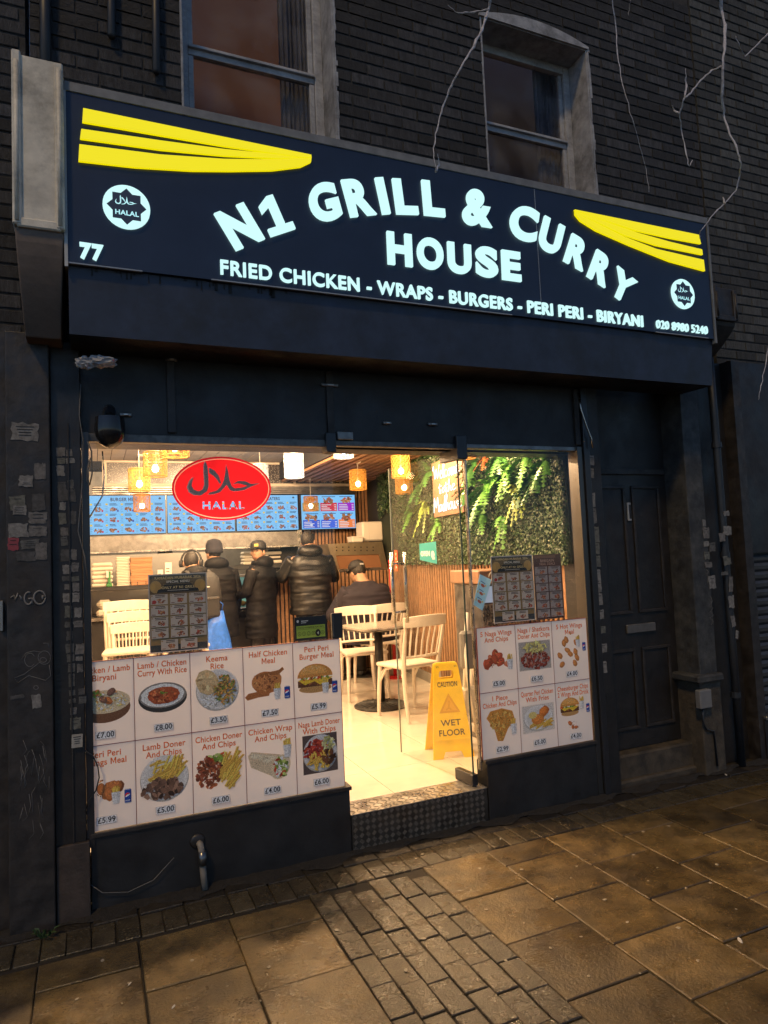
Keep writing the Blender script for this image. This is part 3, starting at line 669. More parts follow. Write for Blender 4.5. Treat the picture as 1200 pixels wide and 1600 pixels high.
def swoosh(pts, ox, oy, s):
    P = [at(ox+x/s, oy+y/s, SY-.014) for x, y in pts]
    vs = [Vector((p.x, SY, p.z)) for p in P]; n = len(vs)
    bm = bmesh.new(); bv = [bm.verts.new(v) for v in vs]; f = bm.faces.new(bv); bmesh.ops.triangulate(bm, faces=[f])
    fs = [[v.index for v in q.verts] for q in bm.faces]; bm.verts.index_update(); fs = [[v.index for v in q.verts] for q in bm.faces]; bm.free()
    solid(vs, fs, 'yellow_stripe', YEL, sign, .014)
swoosh([(260,337),(973,483),(974,492),(930,490),(875,481),(700,456),(500,422),(257,380)], 0, 0, 2)
swoosh([(254,402),(500,438),(700,465),(875,483),(928,492),(875,495),(700,486),(500,467),(250,432)], 0, 0, 2)
swoosh([(248,450),(500,482),(700,496),(875,498),(932,493),(974,494),(972,506),(940,521),(850,532),(720,534),(600,533),(420,522),(245,502)], 0, 0, 2)
swoosh([(88,130),(1018,320),(1035,388),(800,345),(550,290),(240,190),(130,150),(90,140)], 880, 300, 4.8)
swoosh([(91,145),(130,155),(240,193),(550,302),(800,372),(1043,430),(1048,470),(700,400),(450,320),(250,224),(130,170),(91,150)], 880, 300, 4.8)
swoosh([(92,152),(130,174),(250,229),(450,331),(700,426),(1055,508),(1065,592),(800,520),(500,400),(250,290),(130,215),(92,168)], 880, 300, 4.8)
INK = (.012, .016, .03)
for (px, py), rad in (((198, 323), .103), ((1068, 459), .1)):
    c = at(px, py, SY-.012); e = MB(); n = 36
    V = [Vector((c.x+rad*cos(2*pi*i/n), 0, c.z+rad*sin(2*pi*i/n))) for i in range(n)]
    ro = solid(V, [tuple(range(n))], 'halal_roundel', LIT, sign, .012)
    pr = Print(); st = [((rad*.84 if i % 2 == 0 else rad*.64)*cos(pi*i/8+pi/2), (rad*.84 if i % 2 == 0 else rad*.64)*sin(pi*i/8+pi/2)) for i in range(16)]
    pr.poly(st, (.012, .017, .03)); arabic_halal(pr, -.012, .022, rad*.40, (.45, .8, .84)); pr.text('HALAL', 0, -rad*.40, rad*.30, (.42, .8, .84), 'c', .03, 1.05)
    pr.mesh((c.x, SY-.0125, c.z)).build('halal_emblem', mat('emblem_print', attr=True, rough=.4, emit=.9), ro)

# ------------------------------------------------------------------ shutter box, head and soffit under the sign
shb = thing('shutter_box', 'blue-grey metal shutter box under the black sign', 'shutter box', (SX0, 3.27, 2.66))
bluem = mat('blue_grey_metal', (.019, .026, .048), .5, var=.35, vscale=4, stain=.6, sscale=3, bump=.1, bscale=12)
MB().add([(SX0, 3.262, SZ0-.002), (SX1, 3.262, SZ0-.002), (SX1, 3.285, 2.655), (SX0, 3.285, 2.655)], [(3, 2, 1, 0)]).build('front_panel', bluem, shb)
MB().add([(SX0, 3.285, 2.655), (SX1, 3.285, 2.655), (SX1, FY-.005, 2.66), (SX0, FY-.005, 2.66)], [(0, 1, 2, 3)]).build('soffit', BLK, shb)
dr = MB(); g = random.Random(4)
for k in range(26):
    x = g.uniform(SX0+.05, SX0+1.0); dr.box((x, 3.2600, SZ0-.004-g.uniform(.006, .05)), (x+g.uniform(.004, .016), 3.2625, SZ0-.004))
dr.build('drip_stains', mat('soot_drip', (.012, .012, .013), .8), shb, kind='stuff')
front = thing('takeaway_facade', 'black shop front surround framing the glass of the takeaway', 'facade', (-.2, FY, 0))
MB().box((-.045, FY+.0, 2.262), (3.12, FY+.16, 2.66)).build('transom_panel', BLK, front)
for px in (268, 516, 900):
    p = at(px, 640, FY-.01); MB().box((p.x-.02, FY-.018, 2.275), (p.x+.02, FY+.01, 2.655)).build('mullion', BLK2, front, bevel=.003)
headm = mat('head_rail_metal', (.12, .11, .10), .45, metal=.7, var=.4, vscale=12)
MB().box((-.045, FY-.006, 2.222), (1.255, FY+.05, 2.262)).build('head_rail', headm, front, bevel=.002)
MB().box((1.26, FY+.0, 2.232), (2.06, FY+.05, 2.262)).build('head_rail', headm, front, bevel=.002)
MB().box((2.09, FY-.004, 2.236), (2.95, FY+.05, 2.262)).build('head_rail', STEEL_D, front, bevel=.002)
MB().bbox((1.205, FY-.03, 2.19), (1.262, FY+.06, 2.30), .004).build('pivot_patch', FRAME, front)
MB().bbox((2.035, FY-.03, 2.165), (2.105, FY+.06, 2.31), .004).build('pivot_patch', FRAME, front)
MB().bbox((1.275, FY-.02, 2.265), (1.37, FY+.0, 2.31), .003).build('lock_box', STEEL_D, front)
# jambs and posts
MB().box((-.045, FY-.03, .30), (-.012, FY+.1, 2.262)).build('jamb', FRAME, front)
MB().box((2.945, FY-.02, .0), (2.985, FY+.08, 2.262)).build('jamb', mat('anodised_jamb', (.09, .085, .08), .3, metal=.8), front, bevel=.003)
MB().box((2.990, FY-.035, .0), (3.035, FY+.1, 2.66)).build('jamb', FRAME, front, bevel=.004)
MB().box((2.100, FY-.002, .30), (2.108, FY+.025, 2.236)).build('jamb', STEEL, front)
# stall risers with sills
riser = mat('black_stall_riser', (.018, .017, .017), .42, var=.4, vscale=4, bump=.15, bscale=20, rvar=.12, stain=.4)
MB().box((-.03, FY-.022, -.01), (1.262, FY+.1, .338)).build('stall_riser', riser, front, bevel=.003)
MB().box((2.132, FY-.022, -.01), (2.942, FY+.1, .338)).build('stall_riser', riser, front, bevel=.003)
MB().box((-.03, FY-.034, .340), (1.272, FY+.06, .360)).build('sill', BLK2, front, bevel=.003)
MB().box((2.115, FY-.034, .340), (2.945, FY+.06, .360)).build('sill', BLK2, front, bevel=.003)
# glass panes
MB().box((-.012, FY+.012, .362), (1.245, FY+.020, 2.224)).build('glass_pane', GLASS, front)
MB().box((2.108, FY+.012, .362), (2.945, FY+.020, 2.238)).build('glass_pane', GLASS, front)
# tread-plate step
step = thing('step', 'diamond tread-plate metal step in the doorway', 'step', (1.26, FY, 0))
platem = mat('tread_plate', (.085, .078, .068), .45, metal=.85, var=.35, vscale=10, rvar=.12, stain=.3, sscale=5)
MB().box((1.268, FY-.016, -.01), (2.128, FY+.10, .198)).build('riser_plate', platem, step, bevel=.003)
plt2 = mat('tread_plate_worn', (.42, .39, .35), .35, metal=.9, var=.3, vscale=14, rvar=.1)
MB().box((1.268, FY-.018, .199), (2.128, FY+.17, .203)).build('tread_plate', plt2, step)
bars = MB(); bt = MB()
for r_ in range(6):
    for k in range(24):
        cx = 1.268+.02+k*.0365; cz = .018+r_*.0335
        if cx > 2.115 or cz > .195: continue
        dgn = 1 if (r_+k) % 2 else -1
        for q in (-1, 0, 1):
            mt = Matrix.Translation((cx+q*.0045, FY-.0165, cz+q*.0045*-dgn)) @ Matrix.Rotation(R(45*dgn), 4, 'Y')
            bars.box((-.0017, -.0022, -.0115), (.0017, .002, .0115), mt)
bars.build('tread_ridges', mat('ridge_metal', (.22, .20, .17), .4, metal=.6), step, kind='stuff')
for r_ in range(5):
    for k in range(24):
        cx = 1.268+.02+k*.0365; cy = FY-.002+r_*.0335; dgn = 1 if (r_+k) % 2 else -1
        for q in (-1, 0, 1):
            mt = Matrix.Translation((cx+q*.0045, cy-q*.0045*dgn, .2036)) @ Matrix.Rotation(R(45*dgn), 4, 'Z')
            bt.box((-.0012, -.0105, -.001), (.0012, .0105, .0012), mt)
bt.build('tread_ridges', plt2, step, kind='stuff')
# ------------------------------------------------------------------ pilasters, consoles, neighbouring doors
lp = thing('pilaster', 'black painted left pilaster covered in stickers and graffiti', 'pilaster', (-.37, 3.5, 0))
MB().box((-.362, 3.51, -.01), (-.178, 3.9, 2.72)).build('shaft', BLK2, lp, bevel=.006)
MB().box((-.178, 3.548, -.01), (-.047, 3.9, 2.70)).build('inner_strip', BLK, lp, bevel=.004)
MB().box((-.105, 3.54, .33), (-.099, 3.55, 2.3)).build('bead', BLK2, lp)
MB().box((-.174, 3.53, -.01), (-.034, 3.7, .34)).build('jamb_base', mat('brown_black_wood', (.05, .035, .026), .6, var=.4, vscale=10, bump=.3), lp, bevel=.004)
MB().box((-.6, 3.62, -.01), (-.364, 3.9, 2.75)).build('side_panel', BLK2, lp)
MB().bbox((-.40, 3.60, 1.33), (-.385, 3.62, 1.47), .003).build('door_plate', mat('tarnished_plate', (.3, .29, .27), .4, metal=.7), lp)
def console(x0, x1, zt, zb, zl, yf, label, m, m2):
    c = thing('console_bracket', label, 'console bracket', (x0, 3.5, zl))
    MB().bbox((x0+.022, yf+.014, zb), (x1-.022, WY, zt-.012), .004).build('body', m, c)
    for a, b_ in ((x0, x0+.036), (x1-.036, x1)):
        MB().bbox((a, yf, zb-.004), (b_, WY, zt-(.02 if a > x0 else 0)), .006).build('rib', m, c)
        q = a+.018; MB().tube([(q, yf+.002, zb+.01), (q, yf+.002, zt-.05)], .010, 8).build('reed', m, c, smooth=True)
    MB().bbox((x0+.015, yf+.004, zb-.012), (x1-.015, yf+.05, zb+.03), .006).build('lip', m, c)
    lw = MB(); n = 8; secs = []
    for k in range(n+1):
        t = k/n; z = zb-.014-(zb-.014-zl)*t; ins = .006+.022*t; yy = yf+.02+.19*t**1.4; secs.append((x0+ins, x1-ins, yy, z))
    vs = []; fs = []
    for a, b_, yy, z in secs: vs += [(a, yy, z), (b_, yy, z), (b_, WY, z), (a, WY, z)]
    for k in range(n):
        for j in range(4): fs.append((k*4+j, (k+1)*4+j, (k+1)*4+(j+1) % 4, k*4+(j+1) % 4))
    fs.append((n*4+3, n*4+2, n*4+1, n*4)); lw.add(vs, fs).build('scroll_foot', m2, c, bevel=.006)
    return c
console(-.297, -.092, 3.885, 3.10, 2.665, 3.20, 'cream painted console bracket at left end of the black sign', cream, mat('shaded_dirty_cream', (.16, .115, .085), .6, var=.3, stain=.6))  # scroll foot: same cream paint, with dirt and shadow put into its colour
console(4.03, 4.25, 3.40, 3.16, 2.95, 3.33, 'dark console bracket at right end of the black sign', BLK2, BLK2)
# recessed black door on the right
dd = thing('panelled_door', 'black panelled door with letterbox right of the takeaway', 'door', (3.14, 3.72, .2))
MB().box((3.13, 3.735, .205), (3.86, 3.78, 2.66)).build('door_leaf', BLK, dd)
for a, b_, za, zb in ((3.22, 3.47, .33, .88), (3.53, 3.79, .33, .88), (3.22, 3.47, 1.12, 2.02), (3.53, 3.79, 1.12, 2.02)):
    fm = MB(); t = .022
    fm.box((a, 3.722, za), (b_, 3.736, za+t)).box((a, 3.722, zb-t), (b_, 3.736, zb)).box((a, 3.7225, za+t), (a+t, 3.736, zb-t)).box((b_-t, 3.7225, za+t), (b_, 3.736, zb-t)); fm.build('panel_moulding', BLK2, dd, bevel=.004)
MB().box((3.16, 3.715, 2.10), (3.84, 3.737, 2.14)).build('transom_bar', BLK2, dd, bevel=.004)
MB().bbox((3.405, 3.718, .985), (3.665, 3.737, 1.045), .004).build('letterbox', mat('painted_letterbox', (.10, .095, .09), .45, var=.3), dd)
MB().bbox((3.485, 3.724, 1.77), (3.515, 3.737, 1.90), .003).build('number_plate', mat('plate_grey', (.3, .3, .3), .4), dd)
MB().bbox((3.495, 3.7225, 1.785), (3.511, 3.7245, 1.885), .0005).build('number_face', BLK, dd)
stone = mat('worn_doorstep', (.06, .046, .030), .75, var=.45, vscale=8, bump=.5, bscale=30, stain=.7, sscale=5)
MB().bbox((3.12, 3.64, -.01), (3.86, 3.80, .20), .012).build('doorstep', stone, dd)
MB().bbox((3.125, 3.60, -.01), (3.84, 3.645, .05), .012).build('lower_step', stone, dd)
ms = thing('pilaster', 'narrow black strip with torn stickers between the shop glass and the panelled door', 'pilaster', (3.04, 3.5, 0))
MB().box((3.037, 3.562, -.01), (3.125, 3.9, 2.66)).build('shaft', BLK, ms, bevel=.004)
rp = thing('pilaster', 'dark right pilaster with a small grey meter box near its foot', 'pilaster', (3.85, 3.5, 0))
wornp = mat('peeling_pilaster', (.055, .052, .046), .7, var=.5, vscale=8, bump=.5, bscale=30, c2=(.03, .03, .03), stain=.4)
MB().box((3.865, 3.545, .64), (4.03, 3.9, 2.9)).build('shaft', wornp, rp, bevel=.006)
MB().bbox((3.80, 3.50, .625), (4.045, 3.9, .68), .012).build('base_moulding', wornp, rp)
MB().box((3.845, 3.535, -.01), (4.04, 3.9, .627)).build('plinth', stone, rp, bevel=.008)
mb_ = thing('meter_box', 'small grey box with a cable on the right pilaster plinth', 'box', (3.82, 3.5, .46))
MB().bbox((3.79, 3.49, .46), (3.90, 3.535, .585), .006).build('case', mat('grey_plastic', (.16, .155, .15), .5, var=.2), mb_)
MB().tube([(3.83, 3.515, .462), (3.83, 3.515, .36), (3.86, 3.52, .31), (3.93, 3.524, .29), (3.94, 3.524, .05)], .007, 6).build('cable', pipem, mb_, smooth=True)
MB().box((4.045, 3.66, -.01), (4.5, 3.9, 2.95)).build('dark_wall', BLK, nb)
dp = thing('drainpipe', 'thin drainpipe plastered with torn stickers beside the right shop shutter', 'pipe', (4.22, 3.55, 0))
MB().tube([(4.215, 3.56, 0), (4.21, 3.56, 1), (4.205, 3.56, 2.5), (4.2, 3.56, 2.95)], .028, 12).build('pipe', pipem, dp, smooth=True)
for z in (.5, 1.5, 2.3): MB().tube([(4.207, 3.56, z-.02), (4.207, 3.56, z+.02)], .036, 12).build('bracket', pipem, dp)
ns = thing('roller_shutter', 'closed grey roller shutter of the shop at far right', 'shutter', (4.5, 3.6, 0))
shm = mat('shutter_slat', (.075, .075, .075), .4, metal=.5, var=.3)
sl = MB(); sl.add([(0, 0, 0), (0, -.016, .02), (0, -.018, .045), (0, -.004, .066), (2.6, 0, 0), (2.6, -.016, .02), (2.6, -.018, .045), (2.6, -.004, .066)], [(0, 4, 5, 1), (1, 5, 6, 2), (2, 6, 7, 3)])
s0 = sl.build('slat', shm, ns, world=False); s0.location = (.0, .02, .30)
for k in range(1, 18): share(s0, 'slat', ns, (0, .02, .30+k*.066))
MB().box((4.47, 3.55, -.01), (7.1, 3.7, .29)).build('stall_riser', BLK, ns)
MB().bbox((4.47, 3.53, .285), (7.1, 3.64, .315), .006).build('sill', STEEL_D, ns)
MB().box((4.5, 3.625, .3), (7.1, 3.7, 1.5)).build('backing', BLK, ns)
MB().box((4.42, 3.56, -.01), (4.498, 3.7, 2.95)).build('guide_rail', BLK2, ns)
MB().box((4.5, 3.58, 1.5), (7.1, 3.75, 2.95)).build('shutter_hood', BLK, ns)
# ------------------------------------------------------------------ inside the takeaway: floor, walls, ceiling
FZ = .203; CZ = 2.93; BY = 9.06
def wx(Y): return 2.985 + (Y-3.66)*.115
def onwall(px, py):
    d = _r2*(px-600) - _u2*(py-800) + _fw*FOCAL
    t = (2.985-3.66*.115)/(d.x-.115*d.y); return EYE + d*t
WN = Vector((-1, .115, 0)).normalized(); WU = Vector((.115, 1, 0)).normalized()     # wall normal into the room, direction away from the street
tilem = mat('cream_porcelain', (.66, .58, .48), .12, var=.06, vscale=3, rnd=.05, spec=.5)
creamw = mat('cream_wall', (.55, .48, .40), .7, var=.1)
plankm = mat('pale_ceiling_plank', (.58, .52, .44), .55, var=.12, vscale=4, rnd=.06)
woodm = mat('slat_wood', (.30, .155, .075), .5, var=.3, vscale=12, rnd=.15, bump=.1)
darkback = mat('black_felt', (.018, .016, .015), .9)
floor = MB().box((-.3, FY+.172, FZ-.12), (3.75, BY+.8, FZ-.012)).build('floor', mat('tile_grout', (.2, .165, .13), .8), kind='structure')
tme = piece_mesh('floor_tile', .597, .597, .03, .0012, tilem)
for i in range(-4, 5):
    for j in range(-2, 10):
        x, y = 1.61+i*.6+.3, 4.21+j*.6+.3
        if -.45 < x < 3.8 and 3.4 < y < 9.7:
            a, b_ = max(y-.2985, FY+.176), y+.2985
            if b_ > a: share(tme, 'floor_tile', floor, (x, (a+b_)/2, FZ), (0, 0, 0), (1, (b_-a)/.597, 1))
ceil = MB().box((-.3, FY+.165, CZ+.012), (3.75, BY+1.2, CZ+.1)).build('ceiling', darkback, kind='structure')
pme = piece_mesh('ceiling_plank', .143, 5.35, .02, .003, plankm)
for i in range(19): share(pme, 'ceiling_plank', ceil, (-.16+i*.15, 6.42, CZ+.02))
lw = MB().box((-.34, FY+.165, FZ-.05), (-.16, BY+1.2, CZ)).build('wall_left', creamw, kind='structure')
rw = MB().add([(wx(3.76)+.06, 3.76, 0), (wx(10)+.06, 10, 0), (wx(10)+.06, 10, CZ), (wx(3.76)+.06, 3.76, CZ), (wx(3.76)+.14, 3.76, 0), (wx(10)+.14, 10, 0), (wx(10)+.14, 10, CZ), (wx(3.76)+.14, 3.76, CZ)], [(0, 1, 2, 3), (7, 6, 5, 4), (0, 3, 7, 4)]).build('wall_right', darkback, kind='structure')
bw = MB().box((2.2, BY+.10, FZ-.05), (3.8, BY+.2, CZ)).build('wall_back', darkback, kind='structure')
bw2 = MB().box((-.2, 10.1, FZ-.05), (3.8, 10.2, CZ)).build('wall_kitchen', mat('kitchen_cladding', (.36, .33, .29), .35, var=.15), kind='structure')
# vertical timber slats on right wall, counter end and back wall
slat_me = piece_mesh('slat', .034, .016, 1, .002, woodm); slat_rw = piece_mesh('wall_slat', .014, .034, 1, .002, woodm)
for k in range(72):
    Y = 3.80 + k*.070; p = Vector((wx(Y)+.050, Y, 1.50))
    share(slat_rw, 'slat', rw, p, (0, 0, -math.atan(.115)), (1, 1, 1.30))
MB().box((0, 0, 0), (.02, 4.9, .10), Matrix.Translation((wx(3.8)+.0, 3.8, FZ)) @ Matrix.Rotation(-math.atan(.115), 4, 'Z')).build('skirting', mat('grey_skirting', (.25, .23, .2), .6), rw)
for k in range(26):
    share(slat_me, 'slat', bw, (2.62+k*.052, BY+.075, 2.62), (0, 0, 0), (1, 1, 2.4))
# dropped slatted soffit along the right wall
sof = MB().add([(2.36, FY+.17, 2.70), (wx(9)+.1, FY+.17, 2.70), (wx(9)+.1, BY, 2.70), (2.36, BY, 2.70), (2.36, FY+.17, CZ), (2.36, BY, CZ)], [(0, 1, 2, 3), (0, 3, 5, 4)]).build('slatted_soffit', darkback, kind='structure')
sme = piece_mesh('soffit_slat', .062, 5.2, .03, .004, woodm)
for k in range(12): share(sme, 'soffit_slat', sof, (2.41+k*.112, 6.40, 2.695))
# speckled mirror bulkhead over the screens
bk = thing('bulkhead_panel', 'dark glittering panel with cream trim above the menu screens', 'panel', (1.6, BY, 2.6))
starm = mat('star_panel', (.05, .042, .038), .25, speck=.9, speckscale=110, speckc=(.65, .6, .5))
MB().box((.17, BY-.03, 2.645), (3.60, BY+.05, 2.905)).build('star_panel', starm, bk)
for a, b_, c, d in ((.12, 3.62, 2.905, 2.935), (.12, 3.62, 2.605, 2.645)): MB().box((a, BY-.05, c), (b_, BY+.04, d)).build('trim', creamw, bk, bevel=.004)
MB().box((.12, BY-.045, 2.645), (.17, BY+.04, 2.905)).build('trim', creamw, bk)
MB().box((2.55, BY-.047, 2.645), (2.58, BY+.04, 2.905)).build('trim', creamw, bk)
for k in range(4): MB().bbox((.0, BY-.06-.012*k, 2.50+k*.026), (3.45, BY+.03, 2.523+k*.026), .004).build('shutter_lath', STEEL_D, bk)
# ------------------------------------------------------------------ menu screens
frm = mat('screen_bezel', (.01, .01, .012), .3)
def menu_screen(x0, x1, z0, z1, label, style, title, seed):
    t = thing('menu_screen', label, 'screen', ((x0+x1)/2, BY-.1, z0), group='menu screens above the counter')
    MB().bbox((x0, BY-.11, z0), (x1, BY-.06, z1), .006).build('casing', frm, t)
    pr = Print(6e-5); W_, H = x1-x0-.016, z1-z0-.016; g = random.Random(seed)
    bg_ = (.20, .55, .93); blk = (.02, .04, .09)
    if style == 'grid':
        pr.rect(0, 0, W_, H, bg_); pr.text(title, W_*.48, H*.86, H*.125, (.03, .05, .12), 'c', .03, .8, fit=W_*.6)
        pr.ell(W_*.93, H*.93, .016, .012, blk, 8); pr.rect(W_*.91, H*.885, W_*.955, H*.892, (.2, .3, .5))
        nx, ny = 5, 3
        for i in range(nx):
            for j in range(ny):
                x, y = W_*(.02+i*.195), H*(.03+j*.27); cw, ch = W_*.18, H*.245
                pr.frame(x, y, x+cw, y+ch, .0015, (.13, .42, .75)); pr.rect(x+.006, y+ch-.03, x+.032, y+ch-.008, (.75, .55, .08))
                for q in range(2): pr.rect(x+cw*.32, y+ch-.016-q*.015, x+cw*g.uniform(.7, .95), y+ch-.008-q*.015, (.04, .09, .2))
                food(pr, 'tiny', x+cw*.58, y+ch*.30, cw*.5, g)
                for q in range(4): pr.rect(x+.006, y+.006+q*.02, x+.03, y+.011+q*.02, (.1, .28, .5))
                pr.rect(x+cw*.84, y+.006, x+cw*.97, y+.03, g.choice([(.5, .04, .1), (.05, .08, .4)]))
    else:
        pr.rect(0, 0, W_, H, bg_)
        cols = [((.32, .27, .07), (.60, .02, .06), (.32, .02, .55)), ((.02, .09, .62), (.03, .12, .72), (.85, .22, .06))]
        for j in range(2):
            for i in range(3):
                x, y = W_*(.02+i*.328), H*(.52-j*.50); cw, ch = W_*.31, H*.40
                pr.rect(x, y, x+cw, y+ch*.62, cols[j][i]); food(pr, 'tiny', x+cw*.5, y+ch*.8, cw*.62, g)
                for q in range(4): pr.rect(x+cw*.06, y+ch*(.08+q*.12), x+cw*g.uniform(.4, .7), y+ch*(.13+q*.12), (.7, .7, .75)); pr.rect(x+cw*.84, y+ch*(.08+q*.12), x+cw*.95, y+ch*(.13+q*.12), (.7, .7, .75))
                pr.rect(x+cw*.1, y+ch*1.04, x+cw*.9, y+ch*1.10, (.05, .15, .35))
        pr.ell(W_*.17, H*.12, .02, .02, (.6, .65, .8), 10)
    pr.mesh((x0+.008, BY-.11, z0+.008)).build('display', SCREEN, t)
menu_screen(-.06, .855, 2.00, 2.49, 'menu screen titled Burger Meals, leftmost of the row above the counter', 'grid', 'BURGER MEALS', 1)
menu_screen(.865, 1.725, 2.00, 2.488, 'blue menu screen behind the red Halal sticker, second from left', 'grid', 'CHICKEN MEALS', 2)
menu_screen(1.735, 2.585, 2.00, 2.487, 'blue menu screen titled Family Platters, third from left', 'grid', 'FAMILY PLATERS', 3)
menu_screen(2.62, 3.42, 2.00, 2.486, 'menu screen with coloured red, purple and orange blocks, rightmost of the row', 'blocks', '', 4)
# ------------------------------------------------------------------ kitchen pass, shelves and counter
hood = thing('extractor_hood', 'dull steel hood band below the menu screens', 'hood', (1.2, BY, 1.7))
MB().box((-.15, BY-.09, 1.80), (2.6, BY+.02, 1.985)).build('band', STEEL_D, hood); MB().box((-.15, BY-.13, 1.775), (2.6, BY+.03, 1.80)).build('lip', STEEL, hood, bevel=.004)
counter = thing('serving_counter', 'long dark serving counter with timber slat end below the screens', 'counter', (1.4, 8.3, FZ))
ctm = mat('counter_black', (.03, .028, .027), .35, var=.2)
MB().box((-.15, 8.16, FZ), (2.0, 8.9, 1.02)).build('body', ctm, counter)
MB().bbox((-.15, 8.10, 1.02), (2.0, 8.9, 1.06), .005).build('lower_shelf', STEEL, counter)
MB().bbox((-.15, 8.10, 1.345), (1.45, 8.62, 1.39), .005).build('upper_shelf', ctm, counter)
for x in (-.1, .6, 1.3): MB().box((x, 8.5, 1.06), (x+.04, 8.54, 1.345)).build('shelf_post', STEEL, counter)
MB().box((-.15, 8.86, 1.06), (1.45, 8.9, 1.75)).build('back_panel', mat('steel_splashback', (.28, .27, .25), .4, metal=.6), counter)
MB().bbox((2.0, 8.02, FZ), (3.58, 8.62, 1.42), .004).build('end_block', darkback, counter)
MB().bbox((1.98, 7.99, 1.42), (2.78, 8.66, 1.46), .004).build('end_top', ctm, counter)
for k in range(30): share(slat_me, 'slat', counter, Vector((2.02+k*.052, 8.0, 1.42)) - counter.location, (0, 0, 0), (1, 1, 1.2))
# lit glass food display in the counter
fd = thing('food_display', 'glass hot food display with teal light in the counter', 'display case', (1.9, 8.2, 1.06))
MB().box((1.47, 8.12, 1.065), (1.99, 8.13, 1.42)).build('front_glass', glass('display_glass', (.9, 1, .97), 1.0, .05), fd)
MB().bbox((1.46, 8.10, 1.42), (2.0, 8.60, 1.45), .004).build('top', STEEL, fd)
MB().box((1.47, 8.5, 1.065), (1.99, 8.53, 1.42)).build('back', mat('teal_display_back', (.25, .45, .42), .4, emit=.5), fd)
g = random.Random(8)
for k in range(7): MB().ball((1.53+k*.065, 8.3, 1.10), (.035, .09, .035), 8, 6).build('food_tray', mat('display_food', (.3, .16, .06), .6) if k == 0 else bpy.data.materials['display_food'], fd)
cardm = mat('brown_card', (.42, .20, .09), .75, rnd=.1, var=.1); foamm = mat('white_foam', (.66, .60, .50), .7, rnd=.05); holem = darkback
# pizza boxes
for k in range(6):
    z = 1.392 + k*.052
    t = thing('pizza_box', ('lowest brown pizza box of the stack, with four dark holes', 'second brown pizza box from the bottom of the stack', 'third brown pizza box from the bottom of the stack', 'fourth brown pizza box from the bottom of the stack', 'fifth brown pizza box, second from the top of the stack', 'topmost brown pizza box of the stack on the shelf')[k], 'pizza box', (.50, 8.25, z), random.Random(k).uniform(-.05, .05), 'brown pizza boxes on the counter shelf')
    MB().bbox((-.115, -.115, .0), (.115, .115, .036), .003).build('base', cardm, t, world=False); MB().bbox((-.118, -.118, .036), (.118, .118, .051), .003).build('lid', cardm, t, world=False)
    if k == 0:
        for x in (-.05, .04):
            for zz in (.012, .03): MB().tube([(x, -.1165, zz), (x, -.1145, zz)], .007, 10).build('hole', holem, t, world=False)
def foam_stack(label, cx, cy, z, n, w_, d_, h):
    t = thing('foam_box_stack', label, 'takeaway boxes', (cx, cy, z))
    for k in range(n):
        MB().bbox((cx-w_/2, cy-d_/2, z+k*h), (cx+w_/2, cy+d_/2, z+k*h+h*.42), h*.12).build('tray', foamm, t); MB().bbox((cx-w_/2+.004, cy-d_/2+.004, z+k*h+h*.46), (cx+w_/2-.004, cy+d_/2-.004, z+k*h+h*.98), h*.2).build('lid', foamm, t)
foam_stack('tall stack of nested white foam tubs left of the pizza boxes', .31, 8.24, 1.392, 9, .15, .15, .036)
foam_stack('low wide white foam boxes at left end of the upper shelf', .09, 8.24, 1.392, 3, .22, .2, .09)
foam_stack('single white foam burger box on the lower shelf', .11, 8.22, 1.062, 1, .17, .17, .19)
t = thing('green_dispenser', 'small green and white dispenser in front of the foam boxes', 'dispenser', (.16, 8.13, 1.392))
MB().bbox((.13, 8.115, 1.392), (.19, 8.16, 1.43), .004).build('base', mat('green_plastic', (.05, .22, .06), .4), t); MB().bbox((.145, 8.12, 1.43), (.175, 8.15, 1.56), .004).build('stem', bpy.data.materials['green_plastic'], t); MB().bbox((.125, 8.11, 1.49), (.155, 8.13, 1.57), .003).build('card', WHITE, t)
for x, w_, h, lb in ((.70, .06, .16, 'short white leaflet stand right of the pizza boxes'), (.79, .075, .24, 'tall white leaflet stand right of the pizza boxes')):
    t = thing('leaflet_stand', lb, 'leaflet', (x, 8.15, 1.392)); MB().bbox((x-w_/2, 8.14, 1.392), (x+w_/2, 8.155, 1.392+h), .002).build('board', WHITE, t)
    pr = Print(); [pr.rect(-w_*.35, h*(.12+.14*q), w_*random.Random(q).uniform(.1, .35), h*(.17+.14*q), (.1, .09, .08)) for q in range(5)]; pr.mesh((x, 8.14, 1.392)).build('print', PAPER, t)
t = thing('paper_notice', 'orange edged paper notice hung below the counter shelf', 'notice', (.75, 8.09, 1.0))
MB().box((.62, 8.088, .98), (.84, 8.094, 1.33)).build('sheet', mat('notice_paper', (.58, .52, .44), .8), t)
pr = Print(); pr.rect(0, 0, .02, .35, (.5, .1, .02)); pr.text('Menu', .12, .29, .045, (.4, .1, .03), 'c', .02); [pr.rect(.05, .05+.035*q, .05+random.Random(q+5).uniform(.06, .13), .062+.035*q, (.5, .2, .08)) for q in range(6)]; pr.mesh((.62, 8.088, .98)).build('print', PAPER, t)
